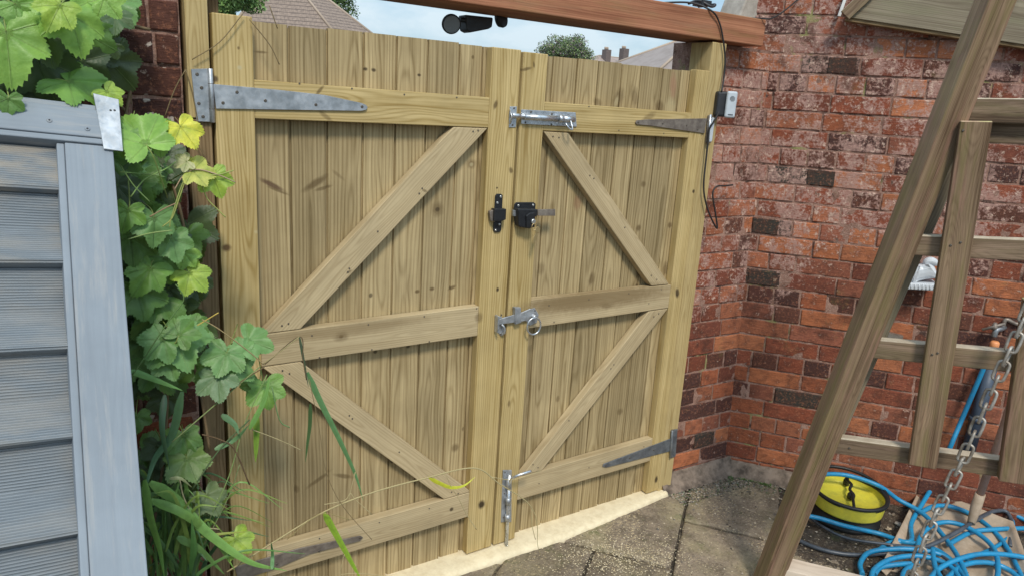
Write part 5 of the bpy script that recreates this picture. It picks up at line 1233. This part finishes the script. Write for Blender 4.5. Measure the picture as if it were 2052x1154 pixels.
# near hipped roof
def roof_house(name, label, e, apex, mat):
    ze = e[0].z; o = empty(name, V3(((e[0].x+e[2].x)/2, (e[0].y+e[2].y)/2, -.5)), label, 'house')
    cen = sum(e, V3())/4; mb = MB(); cc = [cen+(p-cen)*.9 for p in e]
    b0 = [mb.vert(V3((p.x, p.y, -.5))) for p in cc]; b1 = [mb.vert(V3((p.x, p.y, ze))) for p in cc]
    for i in range(4): j = (i+1) % 4; mb.face((b0[i], b0[j], b1[j], b1[i]))
    mb.build('wall', M_brickfar, o)
    mb = MB()
    for i in range(4):
        p, q = e[i], e[(i+1) % 4]; d = (q-p).normalized(); nn = (q-p).cross(apex-p).normalized(); u2 = nn.cross(d)
        mb.face([mb.vert(x, ((x-p).dot(d), (x-p).dot(u2), 0)) for x in (p, q, apex)])
    rf = mb.build('roof', mat, o)
    mb = MB()
    for p in e: mb.tube([p, apex], .09, 6)
    mb.build('hip_tiles', M_hip, rf); return o
c1 = K(668, 64, 45); ze_ = c1.z; c0 = PG(470, 49, ze_); c2 = PG(756, 76.5, ze_); c3 = c0+(c2-c1)
roof_house('house', 'nearest house with brown hipped tile roof above the left gate top', [c0, c1, c2, c3], K(555, -80, 47), M_tile)
# distant right houses
eL = K(1188, 136, 95); eR = K(1318, 138, 102); ux_ = V3((eR.x-eL.x, eR.y-eL.y, 0)); Wd = ux_.length; ux_.normalize()
h2 = hip_house('house', 'distant house with two chimneys behind the right gate top', V3((eL.x, eL.y, 0)), ux_, Wd, 7, eL.z, eL.z+1.9, Wd*.42, simple('far_roof', (.34, .27, .24), .9, 0, 2., .3), .6)
for (x, y0, y1, w_) in ((1215, 97, 126, 13), (1250, 95, 126, 14)):
    a, b_ = K(x, y0+4, 99), K(x, y1, 99); mb = MB(); box8(mb, (a+b_)/2, V3((1, 0, 0)), V3((0, 1, 0)), Z, w_*99/FPX, .9, (a-b_).length); c_ = mb.build('chimney', M_chim, h2)
    mb = MB()
    for dx in (-.22, .0, .22): mb.lathe(a+V3((dx, 0, 0)), Z, [(.11, 0), (.13, .35), (.09, .4)], 8)
    mb.build('chimney_pot', M_hip, c_)
# nearer roof slope at right
q1 = K(1318, 143, 40); q2 = PG(1500, 160, q1.z); dq = (q2-q1).normalized(); uq = V3((-dq.y, dq.x, 0)); wq = (q2-q1).length
roof_house('house', 'plain grey roof slope seen between the distant chimneys and the right post', [q1, q2, q2+uq*wq, q1+uq*wq], K(1404, 66, 43.5), simple('grey_brown_roof', (.30, .25, .23), .9, 0, 1.5, .4))
def tree(name, label, cat, base, h, crown, rx, rz, leafc, n, ls, seed, branches=7, trunk_c=(.12, .09, .06)):
    rr = random.Random(seed); o = empty(name, base, label, cat); mb = MB(); cc = base+V3((0, 0, h))
    mb.tube([base, base.lerp(cc, .5)+V3((rr.gauss(0, .1), 0, 0)), cc], [rx*.10, rx*.07, rx*.02], 8, c=trunk_c)
    cl = []
    for k in range(branches*4):
        d = V3((rr.gauss(0, 1), rr.gauss(0, 1), rr.gauss(0, 1))).normalized(); r = rr.uniform(.45, .95)
        e = cc+V3((d.x*rx*r, d.y*rx*r, d.z*rz*r)); cl.append((e, rr.uniform(.22, .42)))
        if k < branches*2: mb.tube(smooth_path([base.lerp(cc, rr.uniform(.5, .95)), cc.lerp(e, .5)+V3((0, 0, -.05*rz)), e], 4), [rx*.03]*4+[rx*.02]*4+[rx*.008], 5, c=trunk_c)
    mb.build('trunk', M_stem, o)
    mb = MB()
    for k in range(n):
        e, r = rr.choice(cl); d = V3((rr.gauss(0, 1), rr.gauss(0, 1), rr.gauss(0, 1))).normalized()*(rr.random()**.4)*r
        p = e+V3((d.x*rx, d.y*rx, d.z*rz)); a = V3((rr.gauss(0, 1), rr.gauss(0, 1), rr.gauss(0, 1))).normalized(); b_ = a.cross(V3((rr.gauss(0, 1), rr.gauss(0, 1), rr.gauss(0, 1)))).normalized()
        c_ = leafc[rr.randrange(len(leafc))]; s_ = ls*rr.uniform(.6, 1.4); v0 = len(mb.v)
        for q in (-a*s_, b_*s_*.5, a*s_, -b_*s_*.5): mb.vert(p+q, None, 0, c_)
        mb.face((v0, v0+1, v0+2, v0+3))
    mb.build('crown', M_blade, o); return o
def tree_at(px, py, depth, rpx, rzpx, *a, **k):
    c = K(px, py, depth); s_ = depth/FPX; return c, rpx*s_, rzpx*s_
LG = [(.20, .33, .09), (.15, .27, .07), (.28, .40, .14), (.09, .17, .05)]
c, rx, rz = tree_at(455, -5, 20, 72, 38); tree('tree', 'bright green leafy tree left of the brown hipped roof', 'tree', V3((c.x, c.y, -.1)), c.z+.1, None, rx, rz, LG, 9000, .05, 5)
c, rx, rz = tree_at(650, -10, 60, 72, 62); tree('tree', 'green tree with thin twigs behind the right slope of the hipped roof', 'tree', V3((c.x, c.y, -.1)), c.z+.1, None, rx, rz, [(.12, .2, .05), (.08, .14, .05), (.18, .26, .1)], 14000, .1, 6, 12)
c, rx, rz = tree_at(1138, 112, 40, 56, 38); tree('bush', 'round green and purplish bush showing above the middle of the gates', 'bush', V3((c.x, c.y, -.1)), c.z+.1, None, rx, rz, [(.16, .24, .09), (.12, .18, .07), (.24, .18, .19), (.26, .34, .13), (.10, .11, .10)], 16000, .05, 7, 14)
